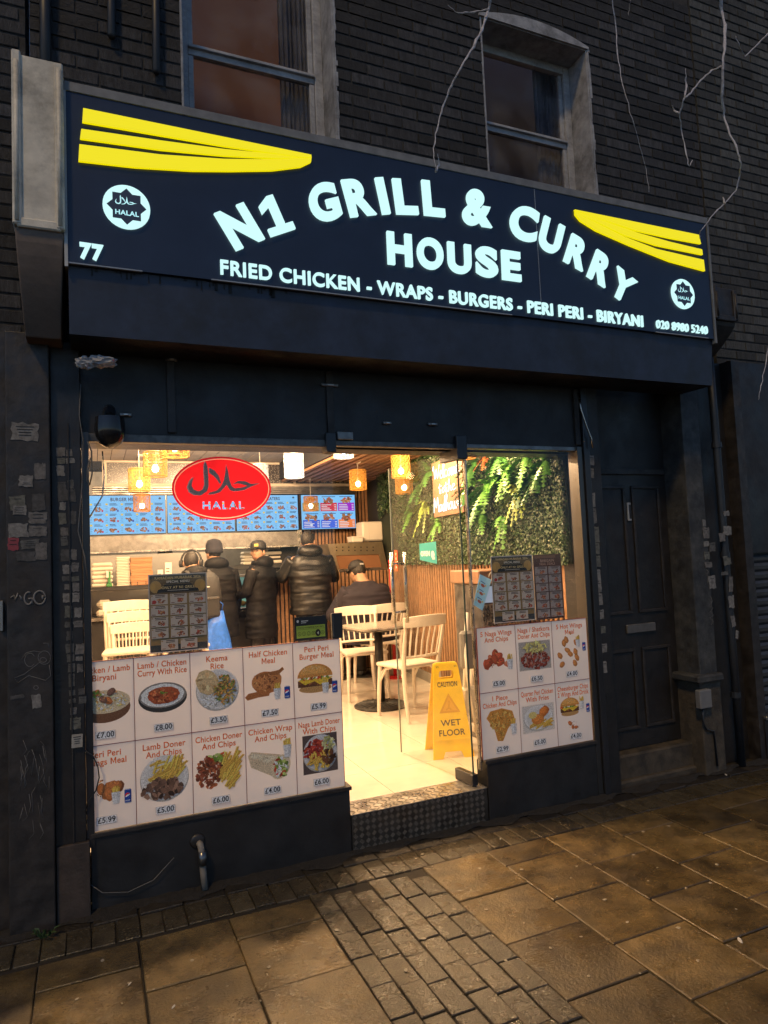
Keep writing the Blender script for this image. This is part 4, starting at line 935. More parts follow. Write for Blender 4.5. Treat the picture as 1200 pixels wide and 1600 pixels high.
for k, x in enumerate((.30, .36, .42, .48)):
    t = thing('sauce_jar', ('leftmost blue-lidded sauce jar on the lower shelf', 'second sauce jar from left on the lower shelf', 'third sauce jar from left on the lower shelf', 'rightmost amber sauce jar on the lower shelf')[k], 'jar', (x, 8.2, 1.06), group='sauce jars on the lower shelf')
    MB().lathe([(.02, 0), (.024, .01), (.024, .07), (.018, .085)], 12, (x, 8.2, 1.06)).build('body', mat('jar_%d' % k, [(.10, .14, .22), (.2, .2, .2), (.3, .16, .05), (.42, .25, .06)][k], .2), t, smooth=True); MB().lathe([(.022, 0), (.022, .018)], 12, (x, 8.2, 1.145)).build('lid', mat('jarlid_%d' % k, [(.05, .1, .3), (.6, .6, .6), (.5, .05, .03), (.6, .4, .05)][k], .4), t)
foam_stack('white foam boxes stacked at right of the kitchen pass', 2.22, 9.3, 1.56, 3, .34, .3, .12)
foam_stack('small white foam boxes behind the person in the shiny puffer coat', 1.96, 9.3, 1.56, 2, .2, .2, .09)
ks = thing('kitchen_shelf', 'dark kitchen shelf behind the counter carrying foam boxes', 'shelf', (2.0, 9.3, 1.5)); MB().bbox((1.5, 9.1, 1.50), (2.5, 9.6, 1.555), .004).build('board', ctm, ks)
for x in (1.55, 2.45): MB().box((x, 9.3, FZ), (x+.04, 9.34, 1.5)).build('upright', STEEL_D, ks)
kw = thing('kitchen_pillar', 'slim grey pillar between kitchen and slatted wall', 'pillar', (2.58, 9, FZ)); MB().box((2.56, 8.95, FZ), (2.62, 9.05, 2.0)).build('shaft', STEEL, kw)
cup = thing('steel_cup', 'steel cup on the counter top beside the person in the black cap', 'cup', (2.25, 8.1, 1.46)); MB().lathe([(.03, 0), (.04, .12), (.036, .12), (.028, .01)], 14, (2.22, 8.15, 1.46)).build('body', STEEL, cup, smooth=True)
# heated cabinet above the slatted counter
hc = thing('heated_cabinet', 'brushed steel heated cabinet with bright lamp behind the seated person', 'heated cabinet', (3.1, 8.3, 1.42))
def hp(px, py, Y=8.15): return at(px, py, Y)
P = {k: hp(*v) for k, v in dict(a=(512, 850), b=(597, 846), c=(611, 912), d=(530, 916), e=(525, 868), f=(592, 866), g=(597, 886), h=(530, 889)).items()}
warmst = mat('warm_steel', (.46, .36, .24), .3, metal=.85, var=.15)
bx = MB(); bp_ = [P['a'], P['b'], P['c'], P['d']]; V = [v.copy() for v in bp_] + [v+Vector((0, .42, 0)) for v in bp_]
bx.add(V, [(4, 5, 1, 0), (7, 3, 2, 6), (0, 3, 7, 4), (1, 5, 6, 2), (4, 7, 6, 5)]).build('case', warmst, hc)
def strip(pts, name, m, y=0):
    vs = [v+Vector((0, y, 0)) for v in pts] + [v+Vector((0, y+.02, 0)) for v in pts]; n = len(pts)
    return MB().add(vs, [tuple(range(n)), tuple(range(2*n-1, n-1, -1))] + [(i, i+n, (i+1) % n+n, (i+1) % n) for i in range(n)]).build(name, m, hc)
strip([P['a'], P['b'], P['f'], P['e']], 'vent_panel', warmst); strip([P['a'], P['e'], P['h'], P['d']], 'side_frame', warmst); strip([P['b'], P['c'], P['g'], P['f']], 'side_frame', warmst)
strip([P['e'], P['f'], P['g'], P['h']], 'tinted_window', mat('amber_window', (.25, .12, .06), .15), .012)
for r_ in range(2):
    for k in range(7):
        q = hp(526+k*9.5, 855+r_*5); MB().tube([q+Vector((0, -.003, 0)), q+Vector((0, .002, 0))], .009, 8).build('vent_hole', darkback, hc)
strip([P['h'], P['g'], hp(598, 890), hp(529, 893)], 'rail', STEEL, -.01)
lampm = mat('heat_lamp_glow', (1, .72, .36), .5, emit=9)
q = hp(552, 902); MB().tube([q+Vector((-.14, .14, 0)), q+Vector((.14, .14, 0))], .022, 10).build('heat_lamp', lampm, hc)
strip([hp(531, 893), hp(598, 889), hp(606, 911), hp(533, 914)], 'inner_back', mat('cabinet_liner', (.7, .58, .4), .5), .36)
fb = thing('foam_carton', 'large white foam carton on top of the heated cabinet', 'carton', hp(580, 846, 8.35)); a = hp(565, 846, 8.35); b_ = hp(596, 815, 8.35)
MB().bbox((a.x, 8.3, a.z), (b_.x, 8.55, b_.z), .02).build('body', foamm, fb); MB().box((a.x+.09, 8.299, a.z+.02), (a.x+.094, 8.301, b_.z-.02)).build('seam', creamw, fb)
fb = thing('foam_carton', 'small low foam carton beside the large one on the heated cabinet', 'carton', hp(556, 848, 8.3)); a = hp(547, 848, 8.3); b_ = hp(564, 838, 8.3); MB().bbox((a.x, 8.22, a.z), (b_.x, 8.4, b_.z), .01).build('body', foamm, fb); MB().bbox((a.x-.004, 8.215, b_.z-.02), (b_.x+.004, 8.405, b_.z), .005).build('lid', foamm, fb)
rpst = thing('red_post', 'narrow red post beside the seated person', 'post', (wx(7.3)-.35, 7.3, FZ))
a = at(616, 1015, 7.2); MB().tube([(a.x, 7.2, FZ), (a.x, 7.2, 1.52)], .022, 12).build('pole', mat('red_enamel', (.45, .02, .02), .35), rpst, smooth=True); MB().lathe([(.10, 0), (.10, .012), (.03, .03)], 18, (a.x, 7.2, FZ)).build('foot', bpy.data.materials['red_enamel'], rpst); MB().ball((a.x, 7.2, 1.53), .028).build('cap', bpy.data.materials['red_enamel'], rpst)
# ------------------------------------------------------------------ pendant lamps
weave_a = mat('woven_bamboo', (.42, .20, .03), .7, var=.2, vscale=30); weave_w = mat('white_rattan', (.5, .54, .58), .6, var=.15)
bulb_w = mat('warm_bulb', (1, .80, .42), .4, emit=16); bulb_c = mat('cool_bulb', (.75, .92, 1), .4, emit=16)
cordm = mat('lamp_cord', (.5, .45, .38), .6)
def make_lamp(h, warm):
    m = weave_a if warm else weave_w; n = 26; r0 = .095
    rings = MB(); nz = int(h/.0125)
    for k in range(nz+1):
        z = k*h/nz; rr = .0026 if 0 < k < nz else .005
        pts = [(r0*cos(2*pi*j/n), r0*sin(2*pi*j/n), z) for j in range(n+1)]
        rings.tube(pts, rr, 4, cap=False)
    cross = MB()
    for j in range(n):
        g0 = 2*pi*j/n; z = 0; k = 0
        while z < h-.02:
            if (j+k) % 2 == 0: cross.tube([(r0*cos(g0), r0*sin(g0), z), (r0*cos(g0+.06), r0*sin(g0+.06), z+.025)], .0032, 4, cap=False)
            z += .025; k += 1
    return rings, cross, m
def lamp(px, pybot, dia, label, h, warm, power, cool=False):
    dist = FOCAL*.19/dia; d = _r2*(px-600) - _u2*(pybot-800) + _fw*FOCAL; p = EYE + d*(dist/FOCAL)
    top = CZ if p.x < 2.36 else 2.695
    t = thing('pendant_lamp', label, 'pendant lamp', (p.x, p.y, p.z), group='woven pendant lamps')
    k = ('w' if warm else 'c')+str(h)
    if k not in _lm:
        a, b_, m = make_lamp(h, warm); _lm[k] = (a.build('shade', m, t, world=False), b_.build('weave', m, t, world=False))
        _lm[k][1].parent = _lm[k][0]
    else:
        s_ = share(_lm[k][0], 'shade', t, (0, 0, 0)); share(_lm[k][1], 'weave', s_, (0, 0, 0))
    MB().tube([(0, 0, .12), (0, 0, top-p.z)], .003, 5).build('cord', cordm, t, world=False)
    MB().lathe([(.045, 0), (.045, -.02), (.02, -.03)], 14, (0, 0, top-p.z)).build('ceiling_rose', cordm, t, world=False)
    MB().ball((0, 0, .065), (.03, .03, .035), 12, 8).build('bulb', bulb_w if warm else bulb_c, t, world=False, smooth=True)
    MB().tube([(0, 0, .09), (0, 0, .13)], .014, 8).build('socket', cordm, t, world=False)
    L = bpy.data.lights.new('bulb_light', 'POINT'); L.energy = power; L.shadow_soft_size = .035; L.color = (1, .60, .27) if warm else (.85, .93, 1)
    lo = bpy.data.objects.new('bulb_light', L); link(lo, t); lo.location = (0, 0, .055)
_lm = {}
LP = 2.6
lamp(273, 713, 44, 'warm woven pendant nearest the window, cut by the head rail', .20, True, LP*.7)
lamp(243, 744, 35, 'warm woven pendant left of the red Halal sticker, second lowest ring from the window', .20, True, LP)
lamp(218, 767, 32, 'warm woven pendant hanging lower at far left above Burger Meals', .20, True, LP)
lamp(222, 799, 25, 'small warm woven pendant in front of the Burger Meals screen', .20, True, LP*.8)
lamp(460, 746, 30, 'cool white lattice pendant just right of the Halal sticker', .24, False, LP)
lamp(486, 798, 22, 'small warm woven pendant in front of the coloured block screen', .19, True, LP*.6)
lamp(560, 765, 26, 'warm woven pendant right of the screens under the slatted soffit', .22, True, LP)
lamp(627, 746, 29, 'upper warm woven pendant before the plant wall seen through the doorway', .22, True, LP)
lamp(632, 771, 27, 'lower half-hidden warm woven pendant before the plant wall', .20, True, LP*.6)
lamp(537, 715, 30, 'cool white pendant cut by the door head', .20, False, LP)
lamp(722, 716, 44, 'warm pendant glowing at the top of the open glass door', .20, True, LP)
lamp(407, 752, 25, 'cool white pendant half hidden behind the Halal sticker edge', .20, False, LP)

# added ceiling fill lamps, mostly out of view, that light the room
dlm = mat('fill_lamp_glow', (1, .72, .42), .5, emit=12, lightonly=True)
def fill_lamp(x, y, z, label, e, c=(1, .655, .35), size=150):
    t = thing('fill_lamp', label, 'fill_lamp', (x, y, z), group='added ceiling fill lamps')
    MB().lathe([(.06, .0), (.06, -.008), (.046, -.010), (.044, .0)], 18, (x, y, z)).build('trim_ring', creamw, t); MB().lathe([(.042, 0), (.04, -.02), (.025, -.034), (.004, -.038)], 16, (x, y, z)).build('lens', dlm, t, smooth=True)
    L = bpy.data.lights.new('fill_lamp_light', 'POINT'); L.energy = e; L.color = c; L.shadow_soft_size = .05
    o = bpy.data.objects.new('fill_lamp_light', L); link(o, t); o.location = (0, 0, -.09)
DL = 180
for x, y, z, lb in ((.45, 4.5, CZ, 'added fill lamp nearest the left window'), (1.45, 4.4, CZ, 'added fill lamp above the doorway floor'), (.6, 6.1, CZ, 'added fill lamp above the chair stacks'), (1.6, 6.2, CZ, 'added fill lamp in the middle of the ceiling'), (2.75, 4.5, 2.66, 'added fill lamp in the slatted soffit nearest the street'), (2.75, 5.85, 2.66, 'added fill lamp in the slatted soffit above the cafe table')):
    fill_lamp(x, y, z, lb, DL if z > 2.8 else DL*.5)
fill_lamp(1.1, 9.65, CZ, 'added kitchen fill lamp hidden behind the menu screens', DL*.6, (1, .78, .52))
fill_lamp(1.3, 7.35, CZ, 'added fill lamp in front of the counter', DL*.5)
# ------------------------------------------------------------------ chairs and table
chairm = mat('white_painted_wood', (.68, .60, .50), .4, var=.08, vscale=8, rnd=.04)
def make_chair():
    t = thing('white_chair', '', 'chair')
    def bl(m, n, s=True):
        o = m.build(n, chairm, t, world=False); autosmooth(o, 50); return o
    pts = [(-.2, -.19), (.2, -.19), (.21, .0), (.215, .19), (-.215, .19), (-.21, 0)]
    m = MB(); n = len(pts); m.add([(x, y, .435) for x, y in pts]+[(x, y, .468) for x, y in pts], [tuple(range(n-1, -1, -1)), tuple(range(n, 2*n))]+[(i, (i+1) % n, n+(i+1) % n, n+i) for i in range(n)]); o = m.build('seat', chairm, t, world=False, bevel=.012)
    for s in (-1, 1):
        bl(MB().tube([(s*.185, .165, .44), (s*.195, .185, .2), (s*.2, .195, 0)], [.02, .019, .014], 8), 'leg')
        bl(MB().tube([(s*.205, -.26, .80), (s*.197, -.215, .60), (s*.185, -.18, .44), (s*.187, -.195, .2), (s*.195, -.235, 0)], [.014, .018, .021, .019, .014], 8), 'leg')
        bl(MB().tube([(s*.19, .178, .30), (s*.18, .15, .38), (s*.15, .12, .425), (s*.1, .11, .433)], .010, 6), 'brace')
        bl(MB().tube([(s*.188, -.19, .30), (s*.18, -.15, .38), (s*.15, -.12, .425), (s*.1, -.11, .433)], .010, 6), 'brace')
        bl(MB().tube([(s*.19, .16, .31), (s*.185, .08, .415), (s*.185, .0, .433)], .010, 6), 'brace')
    vs = []; fs = []; N = 10
    for k in range(N+1):
        u = -1+2*k/N; x = u*.225; y = -.262-.045*(1-u*u); h = .085+.012*(1-u*u)
        vs += [(x, y-.011, .79), (x, y+.011, .79), (x, y+.006, .79+h), (x, y-.016, .79+h)]
    for k in range(N):
        for j in range(4): fs.append((4*k+j, 4*k+(j+1) % 4, 4*k+4+(j+1) % 4, 4*k+4+j))
    fs += [(3, 2, 1, 0), (4*N, 4*N+1, 4*N+2, 4*N+3)]
    MB().add(vs, fs).build('top_rail', chairm, t, world=False, bevel=.005)
    bl(MB().tube([(-.19, -.19, .535), (-.1, -.215, .535), (0, -.225, .535), (.1, -.215, .535), (.19, -.19, .535)], .013, 6), 'lower_rail')
    for k in range(6):
        u = -.72+k*.288; x = u*.2; bl(MB().tube([(x, -.222+.02*u*u, .535), (x*1.05, -.25+.01*u*u, .66), (x*1.1, -.30+.035*u*u, .80)], [.010, .011, .010], 6, flat=.7), 'spindle')
    return t
c0 = make_chair()
def chair(x, y, rz, label, z=FZ, first=False, tilt=0, group=None):
    o = c0 if first else copy_tree(c0)
    o.location = (x, y, z); o.rotation_euler = (tilt, 0, rz); o['label'] = label
    if group: o['group'] = group
chair(2.52, 5.46, R(12), 'white spindle-back chair nearest the yellow wet floor sign', first=True, group='white bistro chairs')
chair(2.47, 6.42, R(172), 'white spindle-back chair on the far side of the table facing the street', group='white bistro chairs')
chair(2.88, 7.02, R(8), 'white spindle-back chair that the person in the dark cap sits on', group='white bistro chairs')
for s_, (x, y, rz) in enumerate(((.34, 6.45, R(180-4)), (.80, 6.5, R(180+8)))):
    for k in range(3):
        chair(x-.03*k, y+.05*k, rz, ('%s white chair of the %s chair stack behind the window' % (('lowest', 'middle', 'topmost')[k], ('left', 'right')[s_])), z=FZ+.0+.10*k, group='stacked white chairs')
tb = thing('cafe_table', 'cafe table with black pedestal and dark marble top', 'table', (2.45, 5.95, FZ))
ironm = mat('cast_iron_black', (.02, .02, .02), .5, bump=.2, bscale=60)
marb = mat('dark_marble', (.06, .055, .05), .12, c2=(.22, .19, .15), vscale=5)
o = MB().lathe([(.25, 0), (.255, .012), (.23, .022), (.05, .04), (.035, .05)], 32, (2.45, 5.95, FZ)).build('base', ironm, tb); autosmooth(o)
for k in range(24):
    a = 2*pi*k/24; MB().tube([(2.45+.07*cos(a), 5.95+.07*sin(a), FZ+.039), (2.45+.22*cos(a), 5.95+.22*sin(a), FZ+.0265)], .004, 4).build('base_rib', ironm, tb)
MB().tube([(2.45, 5.95, FZ+.04), (2.45, 5.95, FZ+.70)], .04, 14).build('pedestal', ironm, tb, smooth=True)
MB().bbox((2.27, 5.92, FZ+.695), (2.63, 5.98, FZ+.72), .006).build('cross_bar', ironm, tb); MB().bbox((2.42, 5.77, FZ+.695), (2.48, 6.13, FZ+.718), .006).build('cross_bar', ironm, tb)
MB().bbox((-.31, -.31, .722), (.31, .31, .752), .012, Matrix.Translation((2.45, 5.95, FZ)) @ Matrix.Rotation(R(6), 4, 'Z')).build('table_top', marb, tb)
MB().box((-.313, -.313, .728), (.313, .313, .732), Matrix.Translation((2.45, 5.95, FZ)) @ Matrix.Rotation(R(6), 4, 'Z')).build('edge_band', STEEL, tb)
tb2 = thing('cafe_table', 'second cafe table before the seated person in the dark cap', 'table', (2.95, 7.62, FZ))
MB().bbox((2.65, 7.36, FZ+.722), (3.2, 7.9, FZ+.752), .012).build('table_top', marb, tb2); MB().tube([(2.93, 7.62, FZ), (2.93, 7.62, FZ+.72)], .04, 12).build('pedestal', ironm, tb2); MB().lathe([(.22, 0), (.22, .015), (.04, .04)], 24, (2.93, 7.62, FZ)).build('base', ironm, tb2)
# ------------------------------------------------------------------ wet floor sign
yelm = mat('yellow_plastic', (.90, .56, .006), .42, var=.12, vscale=6, bump=.08, bscale=14)
ws = thing('wet_floor_sign', 'yellow folding caution wet floor sign behind the open glass door', 'wet floor sign', (2.27, 4.3, FZ), R(-14))
H = .635
def panel(sy, lean, name):
    out = [(-.145, 0), (-.075, 0), (-.055, .045), (.055, .045), (.075, 0), (.145, 0), (.092, H-.04), (.085, H-.004), (.07, H), (-.07, H), (-.085, H-.004), (-.092, H-.04)]
    hole = [(-.045, H-.105), (.045, H-.105), (.053, H-.09), (.05, H-.06), (.04, H-.05), (-.04, H-.05), (-.05, H-.06), (-.053, H-.09)]
    bm = bmesh.new(); ov = [bm.verts.new((x, 0, z)) for x, z in out]; hv = [bm.verts.new((x, 0, z)) for x, z in hole]
    es = [bm.edges.new((l[i], l[(i+1) % len(l)])) for l in (ov, hv) for i in range(len(l))]
    bmesh.ops.triangle_fill(bm, use_beauty=True, edges=es)
    r_ = bmesh.ops.extrude_face_region(bm, geom=list(bm.faces)); bmesh.ops.translate(bm, verts=[v for v in r_['geom'] if isinstance(v, bmesh.types.BMVert)], vec=(0, .010, 0)); bmesh.ops.recalc_face_normals(bm, faces=bm.faces)
    mt = Matrix.Translation((0, sy, 0)) @ Matrix.Rotation(lean, 4, 'X')
    o = MB().bm(bm, mt).build(name, yelm, ws, world=False, bevel=.003); return mt, o
mt, fp = panel(-.13, -R(11), 'front_panel')
mt2, bp2 = panel(.13, R(11), 'back_panel')
MB().box((-.118, -.006, .118), (.118, .0, .128), mt).build('raised_rib', yelm, fp, world=False); 
MB().box((-.075, -.005, H-.125), (.075, .0, H-.119), mt).build('raised_rib', yelm, fp, world=False)
ink = (.06, .04, .01)
pr = Print(); pr.text('CAUTION', 0, .475, .046, ink, 'c', .02, 1.0, fit=.145); pr.text('WET', .0, .215, .056, ink, 'c', .02, 1.15); pr.text('FLOOR', .0, .15, .056, ink, 'c', .02, 1.0, fit=.19)
tri = (.66, .32, .012); pr.poly([(-.075, .30), (.075, .30), (.0, .43)], tri); pr.poly([(-.052, .313), (.052, .313), (0, .405)], (.76, .385, .02)); pr.ell(0, .372, .009, .009, tri, 10); pr.line([(0, .362), (-.006, .335), (.012, .318)], .012, tri); pr.line([(-.006, .335), (-.026, .318)], .010, tri)
for x in (-.07, .06): pr.rect(x, H-.03, x+.004, H-.016, (.1, .06, .01)); pr.rect(x+.012, H-.03, x+.016, H-.016, (.1, .06, .01))
po = pr.mesh(mt @ Vector((0, 0, 0)), (1, 0, 0), (mt.to_3x3() @ Vector((0, 0, 1))), (mt.to_3x3() @ Vector((0, -1, 0)))).build('lettering', PAPER, fp, world=False)
MB().tube([(-.07, 0, H-.012), (.07, 0, H-.012)], .008, 8).build('hinge', yelm, ws, world=False)
# ------------------------------------------------------------------ open glass door
HX, HY = 2.075, FY+.05; hi = Vector((HX, HY, 0)); ed = Vector((1.975, 4.46, 0)); du = (ed-hi).normalized(); dn_ = Vector((du.y, -du.x, 0))      # dn_ points to the sign side
if dn_.x > 0: dn_ = -dn_
door = thing('glass_door', 'frameless glass door standing open into the takeaway', 'door', (HX, HY, FZ))
DW = (ed-hi).length; mt = Matrix.Translation((HX, HY, 0)) @ Matrix.Rotation(math.atan2(du.y, du.x), 4, 'Z')
MB().box((0, -.005, FZ+.012), (DW, .005, 2.225), mt).build('pane', GLASS_DOOR, door)
edgem = mat('glass_edge', (.05, .09, .075), .15)
MB().box((-.004, -.0052, FZ+.012), (0, .0052, 2.225), mt).build('pane_edge', edgem, door); MB().box((DW, -.0052, FZ+.012), (DW+.003, .0052, 2.225), mt).build('pane_edge', mat('painted_lit_edge', (.30, .36, .32), .15), door)  # free edge paler: the light it catches is painted into the colour
MB().bbox((-.02, -.02, FZ+.003), (.16, .02, FZ+.07), .003, mt).build('bottom_patch', FRAME, door); MB().bbox((-.02, -.02, 2.17), (.16, .02, 2.235), .003, mt).build('top_patch', FRAME, door)
MB().bbox((.04, -.03, FZ+.006), (.09, -.018, FZ+.03), .002, mt).build('patch_cover', STEEL, door)
hx = DW-.07
for sgn in (-1, 1):
    MB().tube([mt @ Vector((hx, sgn*.055, 1.12)), mt @ Vector((hx, sgn*.055, 1.62))], .013, 12).build('handle', STEEL, door, smooth=True)
for z in (1.2, 1.54): MB().tube([mt @ Vector((hx, -.055, z)), mt @ Vector((hx, .055, z))], .009, 10).build('handle_bracket', STEEL, door, smooth=True)
def ondoor(px, py):
    d = _r2*(px-600) - _u2*(py-800) + _fw*FOCAL; nn = Vector((-du.y, du.x, 0)); t = (hi-EYE).dot(nn)/d.dot(nn); p = EYE+d*t; return (p-hi).dot(du), p.z
def doorsticker(name, label, cat, x0, x1, y0, y1, face):
    u0, z1 = ondoor(x0, y0); u1, z0 = ondoor(x1, y1); a, b_ = min(u0, u1), max(u0, u1)
    t = thing(name, label, cat, mt @ Vector(((a+b_)/2, .006, (z0+z1)/2))); pr = Print(); W_, H_ = b_-a, abs(z1-z0); face(pr, W_, H_)
    O = mt @ Vector((b_, .0055, min(z0, z1))); pr.mesh(O, -du, (0, 0, 1), -dn_ if False else (mt.to_3x3() @ Vector((0, 1, 0))), 2e-4).build('print', PAPER, t)
def f_push(pr, W_, H_):
    pr.rect(0, 0, W_, H_, (.75, .10, .02))
    for k, ch in enumerate('PUSH'): pr.text(ch, W_/2, H_*(.76-k*.21), H_*.15, (.8, .75, .7), 'c', .03)
def f_open(pr, W_, H_):
    pr.poly([(0, H_*.2), (W_, 0), (W_, H_), (0, H_*.95)], (.03, .30, .30)); pr.text('OPEN', W_*.34, H_*.38, H_*.30, (.75, .78, .74), 'c', .045, .9, fit=W_*.58); pr.ell(W_*.78, H_*.42, W_*.1, H_*.18, (.6, .66, .62), 12); pr.rect(W_*.74, H_*.2, W_*.9, H_*.3, (.5, .58, .55))
doorsticker('push_sticker', 'orange vertical PUSH sticker on the glass door', 'sticker', 617, 623, 860, 892, f_push)
doorsticker('open_sign', 'teal OPEN sign hanging on the glass door', 'sign', 656, 684, 848, 881, f_open)
# ------------------------------------------------------------------ plant wall
leafm = mat('boxwood_leaf', attr=True, rough=.5); leafm.node_tree.nodes['Principled BSDF'].inputs['Specular IOR Level'].default_value = .4
pw = thing('plant_wall', 'artificial boxwood hedge panels covering the upper right wall', 'plant wall', (wx(5), 5, 1.5))
g = random.Random(31); lf = MB(); V = []; F = []; Cc = []
ZB = 1.485
for k in range(30000):
    Y = 3.8 + 4.5*g.random()**1.35; z = g.uniform(ZB, 2.69)
    if Y > 7.0 and z < ZB+(Y-7.0)*.55 + .2*sin(Y*5): continue
    p = Vector((wx(Y)+.01, Y, z)) + WN*g.uniform(.0, .05)
    s_ = g.uniform(.007, .013)*(1 if Y < 6 else 1.25); n = (WN+Vector((g.uniform(-.8, .8), g.uniform(-.8, .8), g.uniform(-.5, .9)))).normalized(); a = n.orthogonal().normalized(); a = (Matrix.Rotation(g.uniform(0, 6.3), 3, n) @ a); b_ = n.cross(a)
    i = len(V); V += [p-a*s_*1.3, p+b_*s_*.7, p+a*s_*1.3, p-b_*s_*.7]; F.append((i, i+1, i+2, i+3)); q = g.random(); lf.c.append((.014+.024*q, .036+.045*q, .012+.012*q) if g.random() < .85 else (.13, .16, .08)); lf.m.append(0)
lf.v = [tuple(v) for v in V]; lf.f = F
lf.build('foliage', leafm, pw, kind='stuff')
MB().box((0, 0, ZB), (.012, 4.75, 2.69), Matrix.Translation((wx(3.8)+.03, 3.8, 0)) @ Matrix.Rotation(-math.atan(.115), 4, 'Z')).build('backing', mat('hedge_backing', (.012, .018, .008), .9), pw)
fernm = mat('fern_green', attr=True, rough=.45)
def fern(px, py, n, L, label, c, droop=1.0, wide=.018):
    p0 = onwall(px, py) + WN*.03; t = thing('artificial_fern', label, 'plant', p0, group='ferns on the plant wall'); g = random.Random(int(px*7+py))
    for k in range(n):
        a = 2*pi*k/n + g.uniform(-.3, .3); out = (WU*cos(a) + Vector((0, 0, sin(a)*.8+.25)) + WN*g.uniform(.3, .9)).normalized(); l = L*g.uniform(.6, 1.1); m = MB(); pts = []
        S = 9
        for j in range(S+1):
            u = j/S; pts.append(p0 + out*l*u + Vector((0, 0, -1))*droop*l*.75*u*u)
        sd_ = out.cross(Vector((0, 0, 1))); sd_ = sd_.normalized() if sd_.length > .1 else WU; cc = vary(c, .35, g)
        for j in range(S):
            u = (j+.5)/S; w_ = wide*(1-abs(2*u-.8)**2*.45)+.003
            for s_ in (-1, 1):
                tip = pts[j]*.35+pts[j+1]*.65+sd_*s_*w_*2.2+Vector((0, 0, -.3*w_)); m.add([pts[j], pts[j+1], tip], [(0, 1, 2)], vary(cc, .15, g))
            m.add([pts[j]-sd_*.004, pts[j+1]-sd_*.004, pts[j+1]+sd_*.004, pts[j]+sd_*.004], [(0, 1, 2, 3)], cc)
        m.build('frond', fernm, t)
GA, GB, GY, GO = (.075, .22, .03), (.035, .12, .022), (.20, .27, .05), (.32, .10, .025)
for k, (px, py, n, L, c, dr_, wd_, lb) in enumerate([
    (660, 760, 14, .30, GB, .9, .02, 'dark fern left of the neon sign'), (672, 790, 16, .26, GY, 1.3, .008, 'yellow-green spiky plant below left of the neon sign'), (648, 800, 10, .2, GA, 1.2, .02, 'small trailing fern at left lower edge of the greenery'),
    (676, 735, 12, .22, GB, .7, .02, 'fern touching the top left of the neon sign'), (748, 725, 14, .22, GB, .9, .02, 'dark green fern right of the neon sign top'), (765, 712, 10, .16, GO, .8, .012, 'reddish brown fern near the glass top'),
    (770, 760, 16, .24, GA, .9, .022, 'broad light green fern in the middle of the right pane'), (755, 790, 14, .20, GB, 1.0, .02, 'fern at lower left of the right pane greenery'), (800, 735, 16, .24, GA, .9, .02, 'bright fern high in the right pane'),
    (815, 770, 22, .25, GY, 1.2, .007, 'spiky pale plant with long thin leaves in the right pane'), (830, 715, 14, .22, GA, 1.1, .016, 'green fern at the top right of the greenery'), (845, 745, 14, .22, GB, 1.2, .02, 'hanging fern at right edge of the greenery'),
    (792, 812, 8, .2, GA, 1.6, .014, 'trailing light green vine below the greenery'), (735, 765, 12, .18, GB, .8, .02, 'dark fern touching the right edge of the neon sign'), (790, 710, 12, .2, GB, .7, .02, 'dark fern at glass top left of the bright fern'), (783, 740, 14, .2, GA, .8, .014, 'leafy fern between the broad fern and the bright fern'), (822, 748, 14, .2, GB, 1.0, .016, 'dense fern behind the spiky pale plant'), (745, 745, 14, .18, GA, .9, .013, 'small bright fern at the right side of the neon board'), (690, 815, 12, .18, GA, 1.1, .014, 'fern just below the neon board'), (762, 805, 12, .18, GA, 1.0, .014, 'lowest leafy fern of the right pane'), (858, 720, 12, .2, GA, 1.2, .012, 'small fern nearest the right jamb')]):
    fern(px, py, int(n*1.5), L*.92, lb, c, dr_*.75, wd_*.85)
# ------------------------------------------------------------------ neon sign
p0, p1 = onwall(687, 805), onwall(731, 722); zb_, zt_ = onwall(700, 806).z, onwall(700, 718).z
nO = Vector((p1.x, p1.y, 0)) + WN*.06; nW = (Vector((p1.x, p1.y, 0))-Vector((p0.x, p0.y, 0))).length
neon = thing('neon_sign', 'white neon script sign on a pale board on the plant wall', 'neon sign', (nO.x, nO.y, zb_))
nd = (Vector((p1.x, p1.y, 0))-Vector((p0.x, p0.y, 0))).normalized(); nA = Vector((p0.x, p0.y, 0)) + WN*.06
bd = MB(); c4 = [nA+Vector((0, 0, zb_)), nA+nd*nW+Vector((0, 0, zb_)), nA+nd*nW+Vector((0, 0, zt_)), nA+Vector((0, 0, zt_))]; c8 = c4+[v-WN*.02 for v in c4]
bd.add(c8, [(3, 2, 1, 0), (4, 5, 6, 7), (0, 1, 5, 4), (1, 2, 6, 5), (2, 3, 7, 6), (3, 0, 4, 7)]).build('board', mat('neon_board', (.22, .11, .06), .5, var=.08), neon)
neonm = mat('neon_tube', (.80, .93, 1), .4, emit=2.6, lightonly=True)
